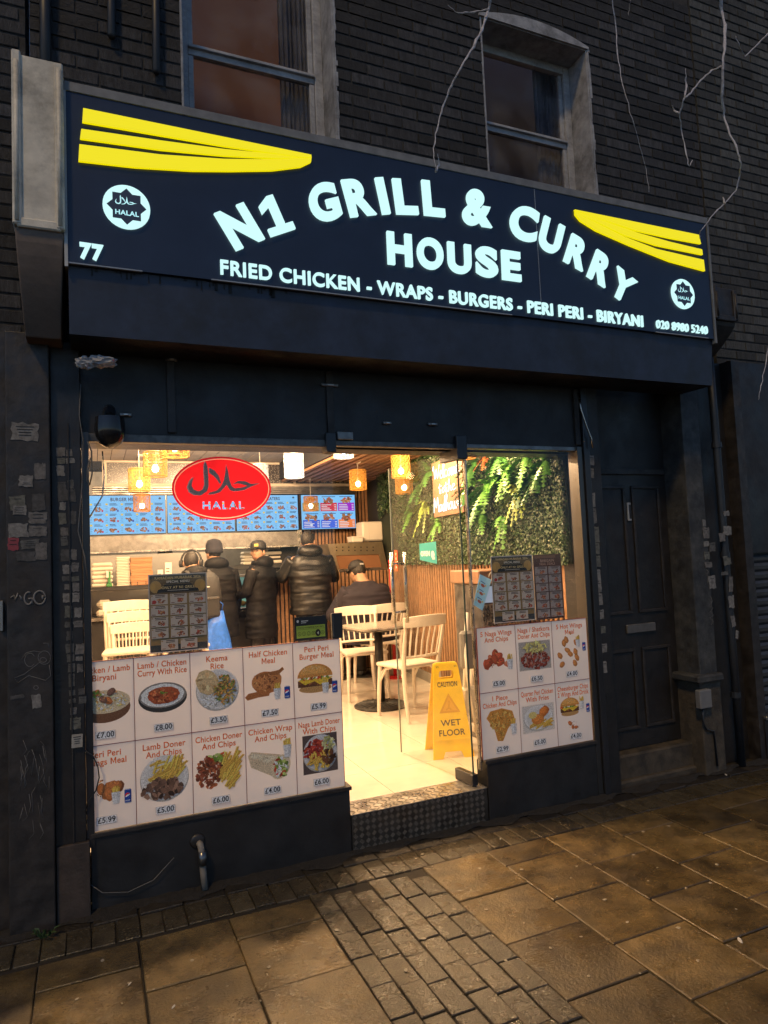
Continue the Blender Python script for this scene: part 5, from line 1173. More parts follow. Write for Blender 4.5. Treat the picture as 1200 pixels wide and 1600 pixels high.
SCR = {'W': [(0, .7), (.1, 1), (.18, .1), (.34, .75), (.42, .08), (.62, 1)], 'e': [(0, .25), (.18, .35), (.24, .5), (.12, .56), (.04, .3), (.12, .03), (.3, .15)], 'l': [(0, .2), (.16, .8), (.12, 1), (.04, .8), (.06, .1), (.16, .05)], 'c': [(.22, .45), (.1, .52), (.03, .25), (.12, .03), (.28, .15)],
       'o': [(.14, .5), (.03, .3), (.1, .03), (.22, .2), (.16, .5), (.3, .45)], 'm': [(0, .5), (.04, .0), (.06, .4), (.15, .5), (.17, 0), (.2, .4), (.29, .5), (.32, .05), (.4, .12)], 't': [(.1, .9), (.06, .1), (.16, .03), (.1, .4), (-.02, .62), (.26, .66)], 'h': [(.02, .3), (.16, .95), (.08, 1), (.04, .0), (.1, .4), (.2, .48), (.22, .05), (.32, .1)],
       'M': [(0, .0), (.1, 1), (.24, .3), (.42, 1), (.46, .05), (.56, .1)], 'a': [(.2, .45), (.06, .45), (.03, .15), (.14, .03), (.22, .45), (.22, .05), (.32, .12)], 'd': [(.2, .45), (.06, .42), (.03, .12), (.14, .03), (.24, 1), (.22, .05), (.32, .12)], 'u': [(0, .5), (.03, .1), (.14, .03), (.2, .48), (.22, .05), (.32, .12)], 's': [(.2, .48), (.06, .4), (.18, .2), (.08, .02), (0, .08)]}
def script(s, x, z, h, wid):
    raw = sum((max(p[0] for p in SCR[ch])-.02) for ch in s); kx = wid/(raw*h*.62)
    for ch in s:
        pts = SCR[ch]; P3 = []
        for i in range(len(pts)-1):
            for q in range(3):
                u = q/3; pa = pts[max(i-1, 0)]; pb = pts[i]; pc = pts[i+1]; pd = pts[min(i+2, len(pts)-1)]
                P3.append(tuple(.5*((2*pb[k])+(-pa[k]+pc[k])*u+(2*pa[k]-5*pb[k]+4*pc[k]-pd[k])*u*u+(-pa[k]+3*pb[k]-3*pc[k]+pd[k])*u**3) for k in (0, 1)))
        P3.append(pts[-1]); W3 = [nA + WN*.012 + nd*(x + a*h*.62*kx) + Vector((0, 0, z+b*h)) for a, b in P3]
        MB().tube(W3, .0028, 6).build('neon_letter', neonm, neon, smooth=True); x += (max(p[0] for p in pts)-.02)*h*.62*kx
hh = zt_-zb_
script('Welcome', nW*.06, zb_+hh*.66, hh*.27, nW*.88); script('tothe', nW*.25, zb_+hh*.40, hh*.20, nW*.55); script('Madhouse', nW*.04, zb_+hh*.08, hh*.27, nW*.92)
# kiosk with grille, leaning folded chair behind the right pane
ks2 = thing('kiosk_cabinet', 'grey cabinet with perforated front and wooden top behind the right pane', 'cabinet', (2.75, 4.6, FZ))
MB().bbox((2.62, 4.35, FZ), (3.02, 4.75, 1.36), .008).build('body', STEEL_D, ks2); MB().bbox((2.60, 4.33, 1.36), (3.03, 4.77, 1.46), .008).build('top', mat('kiosk_wood', (.26, .14, .08), .5, var=.2), ks2)
gr = MB()
for k in range(14): gr.box((2.628+k*.028, 4.338, .9), (2.638+k*.028, 4.346, 1.2))
for k in range(11): gr.box((2.62, 4.336, .9+k*.03), (3.02, 4.342, .908+k*.03))
gr.build('grille', STEEL, ks2, kind='stuff'); MB().box((2.64, 4.344, 1.22), (2.98, 4.349, 1.34)).build('screen', mat('kiosk_screen', (.3, .4, .55), .2, emit=.5), ks2)
fc = thing('folded_highchair', 'folded white high chair leaning beside the wet floor sign', 'high chair', (2.52, 4.4, FZ))
wh = mat('white_plastic_tube', (.62, .56, .48), .4)
for dx, dy in ((0, 0), (.10, .07)):
    MB().tube([(2.40+dx, 4.34+dy, FZ), (2.50+dx, 4.42+dy, .75), (2.56+dx, 4.46+dy, 1.15)], .016, 8).build('leg', wh, fc, smooth=True); MB().tube([(2.52+dx, 4.30+dy, FZ), (2.50+dx, 4.38+dy, .6), (2.50+dx, 4.42+dy, 1.0)], .014, 8).build('leg', wh, fc, smooth=True)
MB().bbox((2.44, 4.37, .42), (2.62, 4.43, .62), .02).build('seat', wh, fc); MB().bbox((2.47, 4.40, .74), (2.64, 4.46, 1.02), .02).build('backrest', mat('grey_fabric', (.2, .19, .18), .8), fc)
MB().bbox((2.50, 4.33, .30), (2.62, 4.40, .36), .01).build('footrest', wh, fc)
# ------------------------------------------------------------------ printed menu boards on the glass
def cellboard(name, label, X0, X1, Z0, Z1, cells, nx, seed, clip_left=0):
    t = thing(name, label, 'menu board', (X0, FY, Z0)); g = random.Random(seed)
    W_, H_ = (X1-X0)/nx, (Z1-Z0)/2
    facem = mat(name+'_vinyl', (.80, .77, .76), .3, var=.03, vscale=2, transl=.10)
    for i in range(nx):
        for j in range(2):
            title, kind, price, extra = cells[j][i]; x, z = X0+i*W_, Z1-(j+1)*H_
            vis0 = max(x, -.022); p = MB().add([(vis0+.0012, FY-.012, z+.0012), (x+W_-.0012, FY-.012, z+.0012), (x+W_-.0012, FY-.012, z+H_-.0012), (vis0+.0012, FY-.012, z+H_-.0012)], [(0, 1, 2, 3)]).build('menu_panel', facem, t)
            pr = Print(2.5e-5); cw = W_
            for q, line in enumerate(title): pr.text(line, cw/2, H_*(.86-.095*q), .041, (.66, .11, .025), 'c', .02, .92, fit=cw*.88)
            food(pr, kind, cw*(.5 if 'b' not in extra else .45), H_*(.46 if kind == 'wrap' else .49), min(cw*.92, H_*.68)*(.94 if kind not in ('wrap',) else 1.0), g)
            if 'b' in extra: chipbox(pr, cw*.66, H_*.36, H_*.30, g); can(pr, cw*.86, H_*.36, H_*.30)
            if 'c' in extra: chipbox(pr, cw*.82, H_*(.60 if kind == 'wrap' else .40), H_*.34, g)
            if 'd' in extra: chipbox(pr, cw*.72, H_*.60, H_*.28, g); can(pr, cw*.89, H_*.54, H_*.26)
            pr.rect(cw*.33, H_*.07, cw*.67, H_*.165, (.62, .6, .57)); pr.frame(cw*.33, H_*.07, cw*.67, H_*.165, .0012, (.25, .22, .2)); pr.text(price, cw*.5, H_*.09, .036, (.03, .03, .035), 'c', .02, fit=cw*.3)
            pm = pr.mesh((x, FY-.012, z), base=2e-4)
            if x < -.022:                                   # the pilaster's jamb covers this edge: trim ink to the panel
                keep = [k for k, f in enumerate(pm.f) if max(pm.v[v][0] for v in f) > -.0205]; pm.f = [pm.f[k] for k in keep]; pm.c = [pm.c[k] for k in keep]; pm.m = [pm.m[k] for k in keep]; pm.v = [(max(v[0], -.0208), v[1], v[2]) for v in pm.v]
            pm.c = [tuple(min(.85, q*1.55) for q in c_) if max(c_) > .06 else c_ for c_ in pm.c]; pm.build('print', PRINT, p)
    lm = mat(name+'_rule', (.22, .03, .015), .4)
    for i in range(nx+1):
        x = X0+i*W_
        if x > -.03: MB().box((x-.0014, FY-.0125, Z0), (x+.0014, FY-.004, Z1)).build('rule', lm, t)
    for z in (Z0+H_, Z1): MB().box((max(X0, -.022), FY-.0128, z-.0014), (X1, FY-.004, z+.0014)).build('rule', lm, t)
    return t
xs = [at(p, 1150, FY).x for p in (195, 289, 377, 459, 537)]
wL = (xs[-1]-xs[0])/4
XR = 1.240; WL = .2665
cellboard('menu_board', 'left white menu board with ten dishes below the window glass', XR-5*WL, XR, .362, 1.155, [
    [(('Chicken / Lamb', 'Biryani'), 'biryani', '\u00a37.00', ''), (('Lamb / Chicken', 'Curry With Rice'), 'curry', '\u00a38.00', ''), (('Keema', 'Rice'), 'keema', '\u00a33.50', ''), (('Half Chicken', 'Meal'), 'halfchicken', '\u00a37.50', 'b'), (('Peri Peri', 'Burger Meal'), 'burger', '\u00a35.99', 'b')],
    [(('Peri Peri', 'Wings Meal'), 'ribs', '\u00a35.99', 'b'), (('Lamb Doner', 'And Chips'), 'lambdoner', '\u00a35.00', ''), (('Chicken Doner', 'And Chips'), 'chickendoner', '\u00a36.00', ''), (('Chicken Wrap', 'And Chips'), 'wrap', '\u00a34.00', 'c'), (('Naga Lamb Doner', 'With Chips'), 'nagadoner', '\u00a36.00', '')]], 5, 2)
cellboard('menu_board', 'right white menu board with six dishes beside the doorway', 2.112, 2.935, .362, 1.140, [
    [(('5 Naga Wings', 'And Chips'), 'nagawings', '\u00a35.00', 'c'), (('Naga / Shatkora', 'Doner And Chips'), 'shatkora', '\u00a36.50', ''), (('5 Hot Wings', 'Meal'), 'hotwings', '\u00a34.00', 'd')],
    [(('1 Piece', 'Chicken And Chips'), 'piece', '\u00a32.99', 'c'), (('Quarter Peri Chicken', 'With Fries'), 'quarter', '\u00a35.00', ''), (('Cheeseburger Chips', '2 Wings And Drink'), 'smallburger', '\u00a34.00', 'd')]], 3, 3)
def ramadan(name, label, X0, X1, Z0, Z1, style, seed, Yp):
    t = thing(name, label, 'poster', ((X0+X1)/2, Yp, Z0)); W_, H_ = X1-X0, Z1-Z0; g = random.Random(seed)
    MB().box((X0, Yp, Z0), (X1, Yp+.002, Z1)).build('sheet', mat(name+'_sheet', (.45, .42, .38), .5), t)
    pr = Print(2.5e-5); m = W_*.02
    if style == 'ramadan':
        pr.rect(m, m, W_-m, H_-m, (.035, .04, .038)); pr.rect(m, H_*.10, W_-m, H_*.74, (.26, .17, .06)); pr.rect(m, H_*.74, W_-m, H_-m, (.13, .085, .035))
        pr.ell(W_*.12, H_*.84, W_*.1, H_*.08, (.42, .26, .08), 14); pr.ell(W_*.88, H_*.84, W_*.1, H_*.08, (.42, .26, .08), 14); pr.rect(m, H_*.945, W_-m, H_-m, (.03, .035, .035))
        pr.poly([(W_*.14, H_*.765), (W_*.16, H_*.80), (W_*.24, H_*.82), (W_*.27, H_*.87), (W_*.40, H_*.925), (W_*.47, H_*.94), (W_*.5, H_*.985), (W_*.53, H_*.94), (W_*.60, H_*.925), (W_*.73, H_*.87), (W_*.76, H_*.82), (W_*.84, H_*.80), (W_*.86, H_*.765)], (.018, .022, .02))
        pr.text('RAMADAN MUBARAK 2026', W_*.5, H_*.935, H_*.046, (.58, .42, .18), 'c', .02, fit=W_*.8); pr.text('SPECIAL MENU', W_*.5, H_*.885, H_*.042, (.62, .56, .44), 'c', .02, fit=W_*.45); pr.rect(W_*.25, H_*.868, W_*.75, H_*.871, (.4, .3, .15)); pr.text('ONLY AT N1 GRILL', W_*.5, H_*.81, H_*.046, (.62, .48, .22), 'c', .02, fit=W_*.58); pr.rect(W_*.32, H_*.785, W_*.68, H_*.793, (.4, .36, .3))
        for c in (.08, .92): pr.poly([(W_*c-W_*.03, H_*.80), (W_*c+W_*.03, H_*.80), (W_*c+W_*.04, H_*.85), (W_*c, H_*.90), (W_*c-W_*.04, H_*.85)], (.5, .3, .08)); pr.line([(W_*c, H_*.90), (W_*c, H_*.97)], W_*.005, (.35, .25, .1))
        rows = [(W_*(.035+.325*i), H_*(.615-.143*j)) for j in range(4) for i in range(3)] + [(W_*.19, H_*.035), (W_*.52, H_*.035)]
        cw, ch = W_*.285, H_*.128; paper = (.50, .43, .35)
    else:
        pr.rect(0, 0, W_, H_, (.10, .05, .035)); pr.rect(W_*.06, H_*.945, W_*.8, H_*.985, (.2, .1, .06)); pr.text('BARGAIN', W_*.5, H_*.885, H_*.06, (.42, .26, .18), 'c', .02, fit=W_*.5); pr.text('MEAL DEALS', W_*.5, H_*.835, H_*.055, (.42, .26, .18), 'c', .02, fit=W_*.55)
        rows = [(W_*(.05+.47*i), H_*(.695-.132*j)) for j in range(6) for i in range(2)]; cw, ch = W_*.43, H_*.118; paper = (.34, .29, .26)
    for x, y in rows:
        pr.rect(x, y, x+cw, y+ch, paper); pr.ell(x+cw*.07, y+ch*.88, cw*.05, ch*.07, (.35, .22, .08), 8)
        for q in range(2): a = g.uniform(.2, .3); pr.rect(x+cw*a, y+ch*(.86-q*.15), x+cw*(1.1-a), y+ch*(.94-q*.15), (.07, .05, .04))
        food(pr, 'tiny', x+cw*.6, y+ch*.34, cw*.42, g); pr.rect(x+cw*.06, y+ch*.08, x+cw*.26, y+ch*.15, (.2, .08, .05))
        if (x, y) == rows[0] and style == 'ramadan': pr.ell(x+cw*.2, y+ch*.26, cw*.13, ch*.2, (.4, .04, .03), 12)
    pr.mesh((X0, Yp, Z0), base=2e-4).build('print', PAPER, t)
def pbox(px0, py0, px1, py1, Y): a, b_ = at(px0, py1, Y), at(px1, py0, Y); return a.x, b_.x, a.z, b_.z
PY = FY+.024
a = at(234, 1024, PY); b_ = at(326, 1018, PY); zt = at(330, 894, PY).z
ramadan('ramadan_poster', 'Ramadan special menu poster in the left window above the menu board', a.x, b_.x, 1.162, at(280, 896, PY).z, 'ramadan', 5, PY)
ramadan('ramadan_poster', 'Ramadan special menu poster in the right window, left of the brown deals poster', at(768, 900, PY).x, at(833, 900, PY).x, at(800, 972, PY).z, at(800, 868, PY).z, 'ramadan', 6, PY)
ramadan('deals_poster', 'brown bargain meal deals poster at right of the right window', at(834, 900, PY).x, at(878, 900, PY).x, at(860, 967, PY).z, at(860, 866, PY).z, 'deals', 7, PY)
# hygiene rating
t = thing('hygiene_sticker', 'black and green food hygiene rating sticker on the left window', 'sticker', at(496, 980, FY))
x0, x1, z0, z1 = at(461, 980, FY).x, at(511, 980, FY).x, at(486, 1000, FY).z, at(486, 963, FY).z
MB().box((x0, FY+.008, z0), (x1, FY+.0105, z1)).build('sheet', mat('sticker_black', (.012, .012, .013), .4), t)
pr = Print(); W_, H_ = x1-x0, z1-z0; pr.rect(W_*.05, H_*.1, W_*.95, H_*.62, (.26, .38, .05)); pr.rect(W_*.06, H_*.46, W_*.94, H_*.47, (.05, .08, .01)); pr.text('FOOD HYGIENE RATING', W_*.5, H_*.50, H_*.1, (.03, .04, .01), 'c', .02, fit=W_*.82)
for k in range(6):
    c = W_*(.14+k*.145); pr.ell(c, H_*.28, H_*(.12 if k == 4 else .075), H_*(.15 if k == 4 else .085), (.012, .014, .008), 14)
    if k != 4: pr.ell(c, H_*.28, H_*.062, H_*.07, (.26, .38, .05), 12)
    pr.text(str(k), c, H_*(.22 if k == 4 else .25), H_*(.16 if k == 4 else .08), (.6, .62, .5) if k == 4 else (.03, .04, .01), 'c', .03)
pr.ell(W_*.1, H_*.82, H_*.05, H_*.06, (.5, .52, .5), 10); pr.rect(W_*.2, H_*.80, W_*.42, H_*.84, (.4, .42, .4)); pr.rect(W_*.2, H_*.73, W_*.36, H_*.76, (.4, .42, .4))
pr.mesh((x0, FY+.008, z0), base=2e-4).build('print', PAPER, t)
sp = thing('door_post_box', 'small black box on the edge of the left pane beside the doorway', 'box', (1.2, FY, 1.16)); a = at(518, 1000, FY); b_ = at(533, 957, FY); MB().bbox((a.x, FY-.02, 1.158), (b_.x, FY+.006, b_.z), .003).build('case', FRAME, sp); MB().box((a.x+.004, FY-.022, 1.17), (a.x+.008, FY-.0195, b_.z-.01)).build('edge', STEEL_D, sp)
# Halal oval
c = at(348.5, 763, FY); rx = at(424, 763, FY).x-c.x; rz = (at(348, 713, FY).z-at(348, 813, FY).z)/2
t = thing('halal_sticker', 'red oval Halal sticker on the left window glass', 'sticker', c)
pr = Print(); pr.ring(0, 0, rx, rz, rz*.06, (.50, .008, .025), 48); pr.ring(0, 0, rx-rz*.06, rz*.94, rz*.03, (.75, .45, .4), 48)
pr.mesh((c.x, FY+.006, c.z), base=2e-4).build('border', VINYL, t)
# red field with the lettering cut out of it
tmp = Print(); arabic_halal(tmp, -.028, rz*.165, rz*.95, (1, 1, 1)); loops = [q[0] for q in tmp.p]
vs, fs, W_ = text_layout('HALAL', rz*.33, .03, .09, 1.12)
from collections import Counter
cnt = Counter(tuple(sorted((f[i], f[(i+1) % len(f)]))) for f in fs for i in range(len(f)))
bm = bmesh.new(); ring_ = [bm.verts.new(((rx-rz*.09)*cos(2*pi*i/56), 0, rz*.91*sin(2*pi*i/56))) for i in range(56)]; es = [bm.edges.new((ring_[i], ring_[(i+1) % 56])) for i in range(56)]
tv = {}
for (i, j), n in cnt.items():
    if n == 1:
        for q in (i, j):
            if q not in tv: tv[q] = bm.verts.new((vs[q][0]-W_/2, 0, vs[q][1]-rz*.64))
        es.append(bm.edges.new((tv[i], tv[j])))
bmesh.ops.remove_doubles(bm, verts=bm.verts, dist=1e-6); bmesh.ops.triangle_fill(bm, use_beauty=False, use_dissolve=False, edges=list(bm.edges))
MB().bm(bm, Matrix.Translation((c.x, FY+.0057, c.z)), (.85, .015, .025)).build('red_field', VINYL, t)
ar = Print(); arabic_halal(ar, -.03, rz*.16, rz*.98, (.62, .40, .36)); arabic_halal(ar, -.028, rz*.165, rz*.945, (.24, .20, .19)); ar.mesh((c.x, FY+.0055, c.z), base=1e-4).build('arabic_word', PRINT, t)
# hanging blue leaflet on the right pane
t = thing('leaflet', 'tilted pale blue leaflet hanging behind the right pane', 'leaflet', at(752, 925, PY+.03))
q = [at(*p, PY+.03) for p in ((740, 945), (754, 954), (768, 906), (750, 897))]
MB().add([v for v in q]+[v+Vector((0, .003, 0)) for v in q], [(0, 1, 2, 3), (7, 6, 5, 4), (0, 4, 5, 1), (1, 5, 6, 2), (2, 6, 7, 3), (3, 7, 4, 0)]).build('card', mat('blue_card', (.32, .52, .72), .5, transl=.5), t)
U = (q[1]-q[0]); Vv = (q[3]-q[0]); pr = Print()
for j in range(3): pr.ell(.5, .2+.26*j, .22, .05, (.42, .1, .06), 10); pr.rect(.2, .28+.26*j, .7, .31+.26*j, (.1, .14, .3)); pr.rect(.72, .22+.26*j, .86, .27+.26*j, (.6, .45, .1)); pr.rect(.08, .16+.26*j, .2, .24+.26*j, (.55, .42, .1))
pr.mesh(q[0], U, Vv, (0, -1, 0)).build('print', PAPER, t); MB().tube([q[2], q[2]+Vector((.01, 0, .03)), q[2]+Vector((-.005, 0, .045)), q[2]+Vector((-.02, 0, .02))], .003, 6).build('ring', cordm, t)
# ------------------------------------------------------------------ stickers and graffiti on the pilasters
stk = [mat('sticker_%d' % k, c, .75, var=.35, vscale=30, stain=.5, sscale=30) for k, c in enumerate([(.15, .135, .12), (.20, .185, .165), (.10, .095, .085), (.075, .07, .065), (.13, .125, .10)])]
redst = mat('sticker_red', (.26, .045, .055), .7, var=.2, vscale=30); pinkst = mat('sticker_cream', (.34, .31, .26), .7, var=.2, vscale=30)
inkm = mat('sticker_ink', (.03, .03, .03), .8); g = random.Random(77)
def torn(px0, py0, px1, py1, Y, m, parent, rot=0, lines=0, jag=.22):
    a, b_ = at(px0, py1, Y), at(px1, py0, Y); cx, cz, w_, h = (a.x+b_.x)/2, (a.z+b_.z)/2, abs(b_.x-a.x)/2, abs(b_.z-a.z)/2
    n = 5; pts = []
    for (ax, az), (bx_, bz) in (((-1, -1), (1, -1)), ((1, -1), (1, 1)), ((1, 1), (-1, 1)), ((-1, 1), (-1, -1))):
        for k in range(n):
            u = k/n; j = g.uniform(-jag, jag) if k else g.uniform(-jag, jag)*.5; x, z = ax+(bx_-ax)*u, az+(bz-az)*u
            x, z = (x*(1+j*.6), z*(1+j*.6)); x, z = x*w_, z*h; pts.append((cx+x*cos(rot)-z*sin(rot), cz+x*sin(rot)+z*cos(rot)))
    o = MB().prism(pts, Y-.0016-g.uniform(0, .0012), Y).build('sticker', m, parent)
    for q in range(lines):
        zz = cz+h*(.6-1.3*q/max(1, lines)); ln = w_*g.uniform(.4, .75); MB().box((cx-ln, Y-.0034, zz-h*.05), (cx+ln, Y-.0026, zz+h*.05)).build('ink_line', inkm, o)
    return o
YS = 3.509
for px0, py0, px1, py1, k, rot, ln in ((18, 662, 60, 688, 1, -.06, 4), (66, 724, 71+0, 749, 0, 0, 0), (30, 743, 51, 760, 1, -.03, 0), (32, 752, 51, 760, 2, 0, 3), (15, 775, 40, 798, 4, .08, 1), (20, 790, 41, 805, 1, -.04, 4), (50, 772, 70, 797, 3, .03, 0), (45, 800, 73, 818, 0, -.03, 2), (14, 818, 44, 840, 1, .03, 0), (45, 822, 73, 838, 0, -.08, 1), (33, 843, 62, 858, 2, .04, 3), (56, 848, 73, 874, 0, 0, 0), (26, 861, 55, 877, 3, -.03, 0), (54, 724, 70, 749, 0, .0, 0), (50, 1084, 64, 1107, 1, .1, 0), (16, 1085, 37, 1093, 3, .05, 0)):
    torn(px0, py0, px1, py1, YS, stk[k], lp, rot, ln)
torn(12, 840, 29, 860, YS, redst, lp, -.05, 2)
YS2 = 3.547
y = 700
while y < 1100:
    h = g.uniform(10, 26); xo = 88+(y-700)*.05
    for c_ in (0, 1):
        if g.random() < .92: torn(xo+c_*14+g.uniform(-1, 2), y+g.uniform(-2, 3), xo+c_*14+g.uniform(10, 14), y+h*g.uniform(.7, .95), YS2, stk[g.randrange(5)], lp, g.uniform(-.08, .08), 1 if g.random() < .3 else 0, .2)
    y += h
for px0, py0, px1, py1, k in ((110, 1105, 120, 1117, 0), (110, 1120, 126, 1140, 4)): torn(px0, py0, px1, py1, YS2, stk[k], lp, 0, 2)
torn(112, 1146, 129, 1169, 3.533+.0, pinkst, lp, -.03, 4, .04)
y = 712; 
for (y0, y1) in ((712, 727), (732, 747), (770, 792), (794, 818), (823, 848), (848, 866), (868, 886), (890, 908), (908, 926), (927, 946), (952, 968), (978, 990), (1005, 1020), (1033, 1052)):
    xo = 918+(y0-712)*.068; torn(xo+g.uniform(-1, 1), y0, xo+g.uniform(7, 10), y1, 3.561, stk[g.choice((0, 1, 1, 4))], ms, g.uniform(-.06, .06), 1, .12)
for px0, py0, px1, py1, k in ((1098, 812, 1102, 822, 1), (1099, 824, 1107, 841, 0), (1100, 846, 1107, 854, 1), (1109, 848, 1117, 862, 2), (1101, 862, 1108, 874, 4), (1102, 878, 1112, 887, 0), (1108, 900, 1117, 920, 1)): torn(px0, py0, px1, py1, 3.544, stk[k], rp, g.uniform(-.1, .1), 1)
for px0, py0, px1, py1, k in ((1131, 798, 1139, 806, 1), (1131, 822, 1142, 836, 1), (1124, 833, 1132, 846, 0), (1131, 868, 1141, 883, 4), (1127, 893, 1137, 899, 2), (1140, 900, 1144, 925, 0), (1139, 930, 1146, 950, 1), (1143, 962, 1148, 980, 0), (1150, 985, 1153, 998, 1)): torn(px0, py0, px1, py1, 3.53, stk[k], dp, g.uniform(-.2, .2), 0, .25)
chalk = mat('grey_spray', (.20, .185, .17), .8); scr = mat('scratch_white', (.16, .15, .14), .8)
def scrawl(pts, Y, r_, m, parent, name, ox, oy, s):
    MB().tube([Vector(at(ox+x/s, oy+y/s, Y)) for x, y in pts], r_, 5).build(name, m, parent, smooth=True)
c26 = (0, 600, 2.6667)
def arc(cx, cy, rx_, ry_, a0, a1, n=14): return [(cx+rx_*cos(R(a0+(a1-a0)*k/n)), cy+ry_*sin(R(a0+(a1-a0)*k/n))) for k in range(n+1)]
for pts in ([(45, 890), (58, 880), (62, 900), (75, 872), (85, 885), (92, 900)], arc(118, 893, 16, 26, -60, -330), [(118, 895), (135, 892), (133, 915)], arc(165, 890, 24, 28, 0, 360, 20), [(178, 880), (178, 898)]):
    scrawl(pts, YS-.0005, .0042, chalk, lp, 'graffiti_stroke', *c26)
for pts in (arc(185, 1140, 26, 28, 0, 360, 18), arc(125, 1150, 22, 28, 40, 330), [(90, 1145), (110, 1120), (140, 1112), (175, 1118)], [(165, 1160), (100, 1210), (60, 1225), (75, 1245), (120, 1215), (190, 1235), (212, 1215), (205, 1170)], [(180, 1080), (200, 1080), (203, 1100)], arc(150, 1265, 10, 8, 0, 360, 10), arc(180, 1150, 14, 10, 0, 360, 10)):
    scrawl(pts, YS-.0003, .0014, scr, lp, 'scratched_line', *c26)
g = random.Random(5)
for k in range(26):
    x, y = g.uniform(28, 78), g.uniform(1150, 1290); scrawl([(x, y), (x+g.uniform(-6, 6), y+g.uniform(6, 22)), (x+g.uniform(-8, 8), y+g.uniform(20, 40))], YS-.0002, g.uniform(.0005, .0014), scr, lp, 'scratched_line', 0, 0, 1)
for pts in ([(560, 750), (570, 770), (555, 790), (572, 800), (560, 815), (575, 830), (558, 840), (572, 855), (565, 870)], [(545, 640), (552, 650), (545, 660), (554, 672), (548, 690), (555, 715)]):
    scrawl(pts, 3.5435, .0012, chalk, rp, 'graffiti_stroke', 900, 650, 2.6667)
# ------------------------------------------------------------------ people
skinm = mat('skin', (.42, .24, .15), .5, var=.08); hairm = mat('dark_hair', (.015, .012, .010), .6, var=.3, vscale=60, bump=.4, bscale=120)
puff = mat('black_puffer_nylon', (.008, .0075, .0085), .6, var=.2, vscale=5, spec=.15)
shiny = mat('shiny_black_puffer', (.008, .0078, .0078), .38, var=.3, vscale=5, spec=.4, bump=.2, bscale=10); navy = mat('navy_sweatshirt', (.013, .010, .018), .85, var=.15)
jeans = mat('dark_trousers', (.018, .018, .022), .8, var=.2); shoem = mat('black_shoe', (.02, .02, .02), .5); capm = mat('black_cap', (.016, .016, .018), .7)
beanm = mat('dark_knit', (.018, .018, .026), .95, bump=.6, bscale=90)
def skin_mesh(nodes, edges, name, m, parent, sub=1):
    me = bpy.data.meshes.new(name); me.from_pydata([n[:3] for n in nodes], edges, []); o = bpy.data.objects.new(name, me); col.objects.link(o)
    md = o.modifiers.new('s', 'SKIN'); md.use_smooth_shade = True; s2 = o.modifiers.new('u', 'SUBSURF'); s2.levels = sub; s2.render_levels = sub
    for i, n in enumerate(nodes): me.skin_vertices[0].data[i].radius = (n[3], n[4] if len(n) > 4 else n[3])
    me.skin_vertices[0].data[0].use_root = True
    dg = bpy.context.evaluated_depsgraph_get(); me2 = bpy.data.meshes.new_from_object(o.evaluated_get(dg)); bpy.data.objects.remove(o); bpy.data.meshes.remove(me)
    me2.materials.clear(); me2.materials.append(m); me2.polygons.foreach_set('use_smooth', [True]*len(me2.polygons)); me2.name = name
    r_ = bpy.data.objects.new(name, me2); link(r_, parent); return r_
def lerp(a, b_, u): return tuple(a[i]+(b_[i]-a[i])*u for i in range(3))
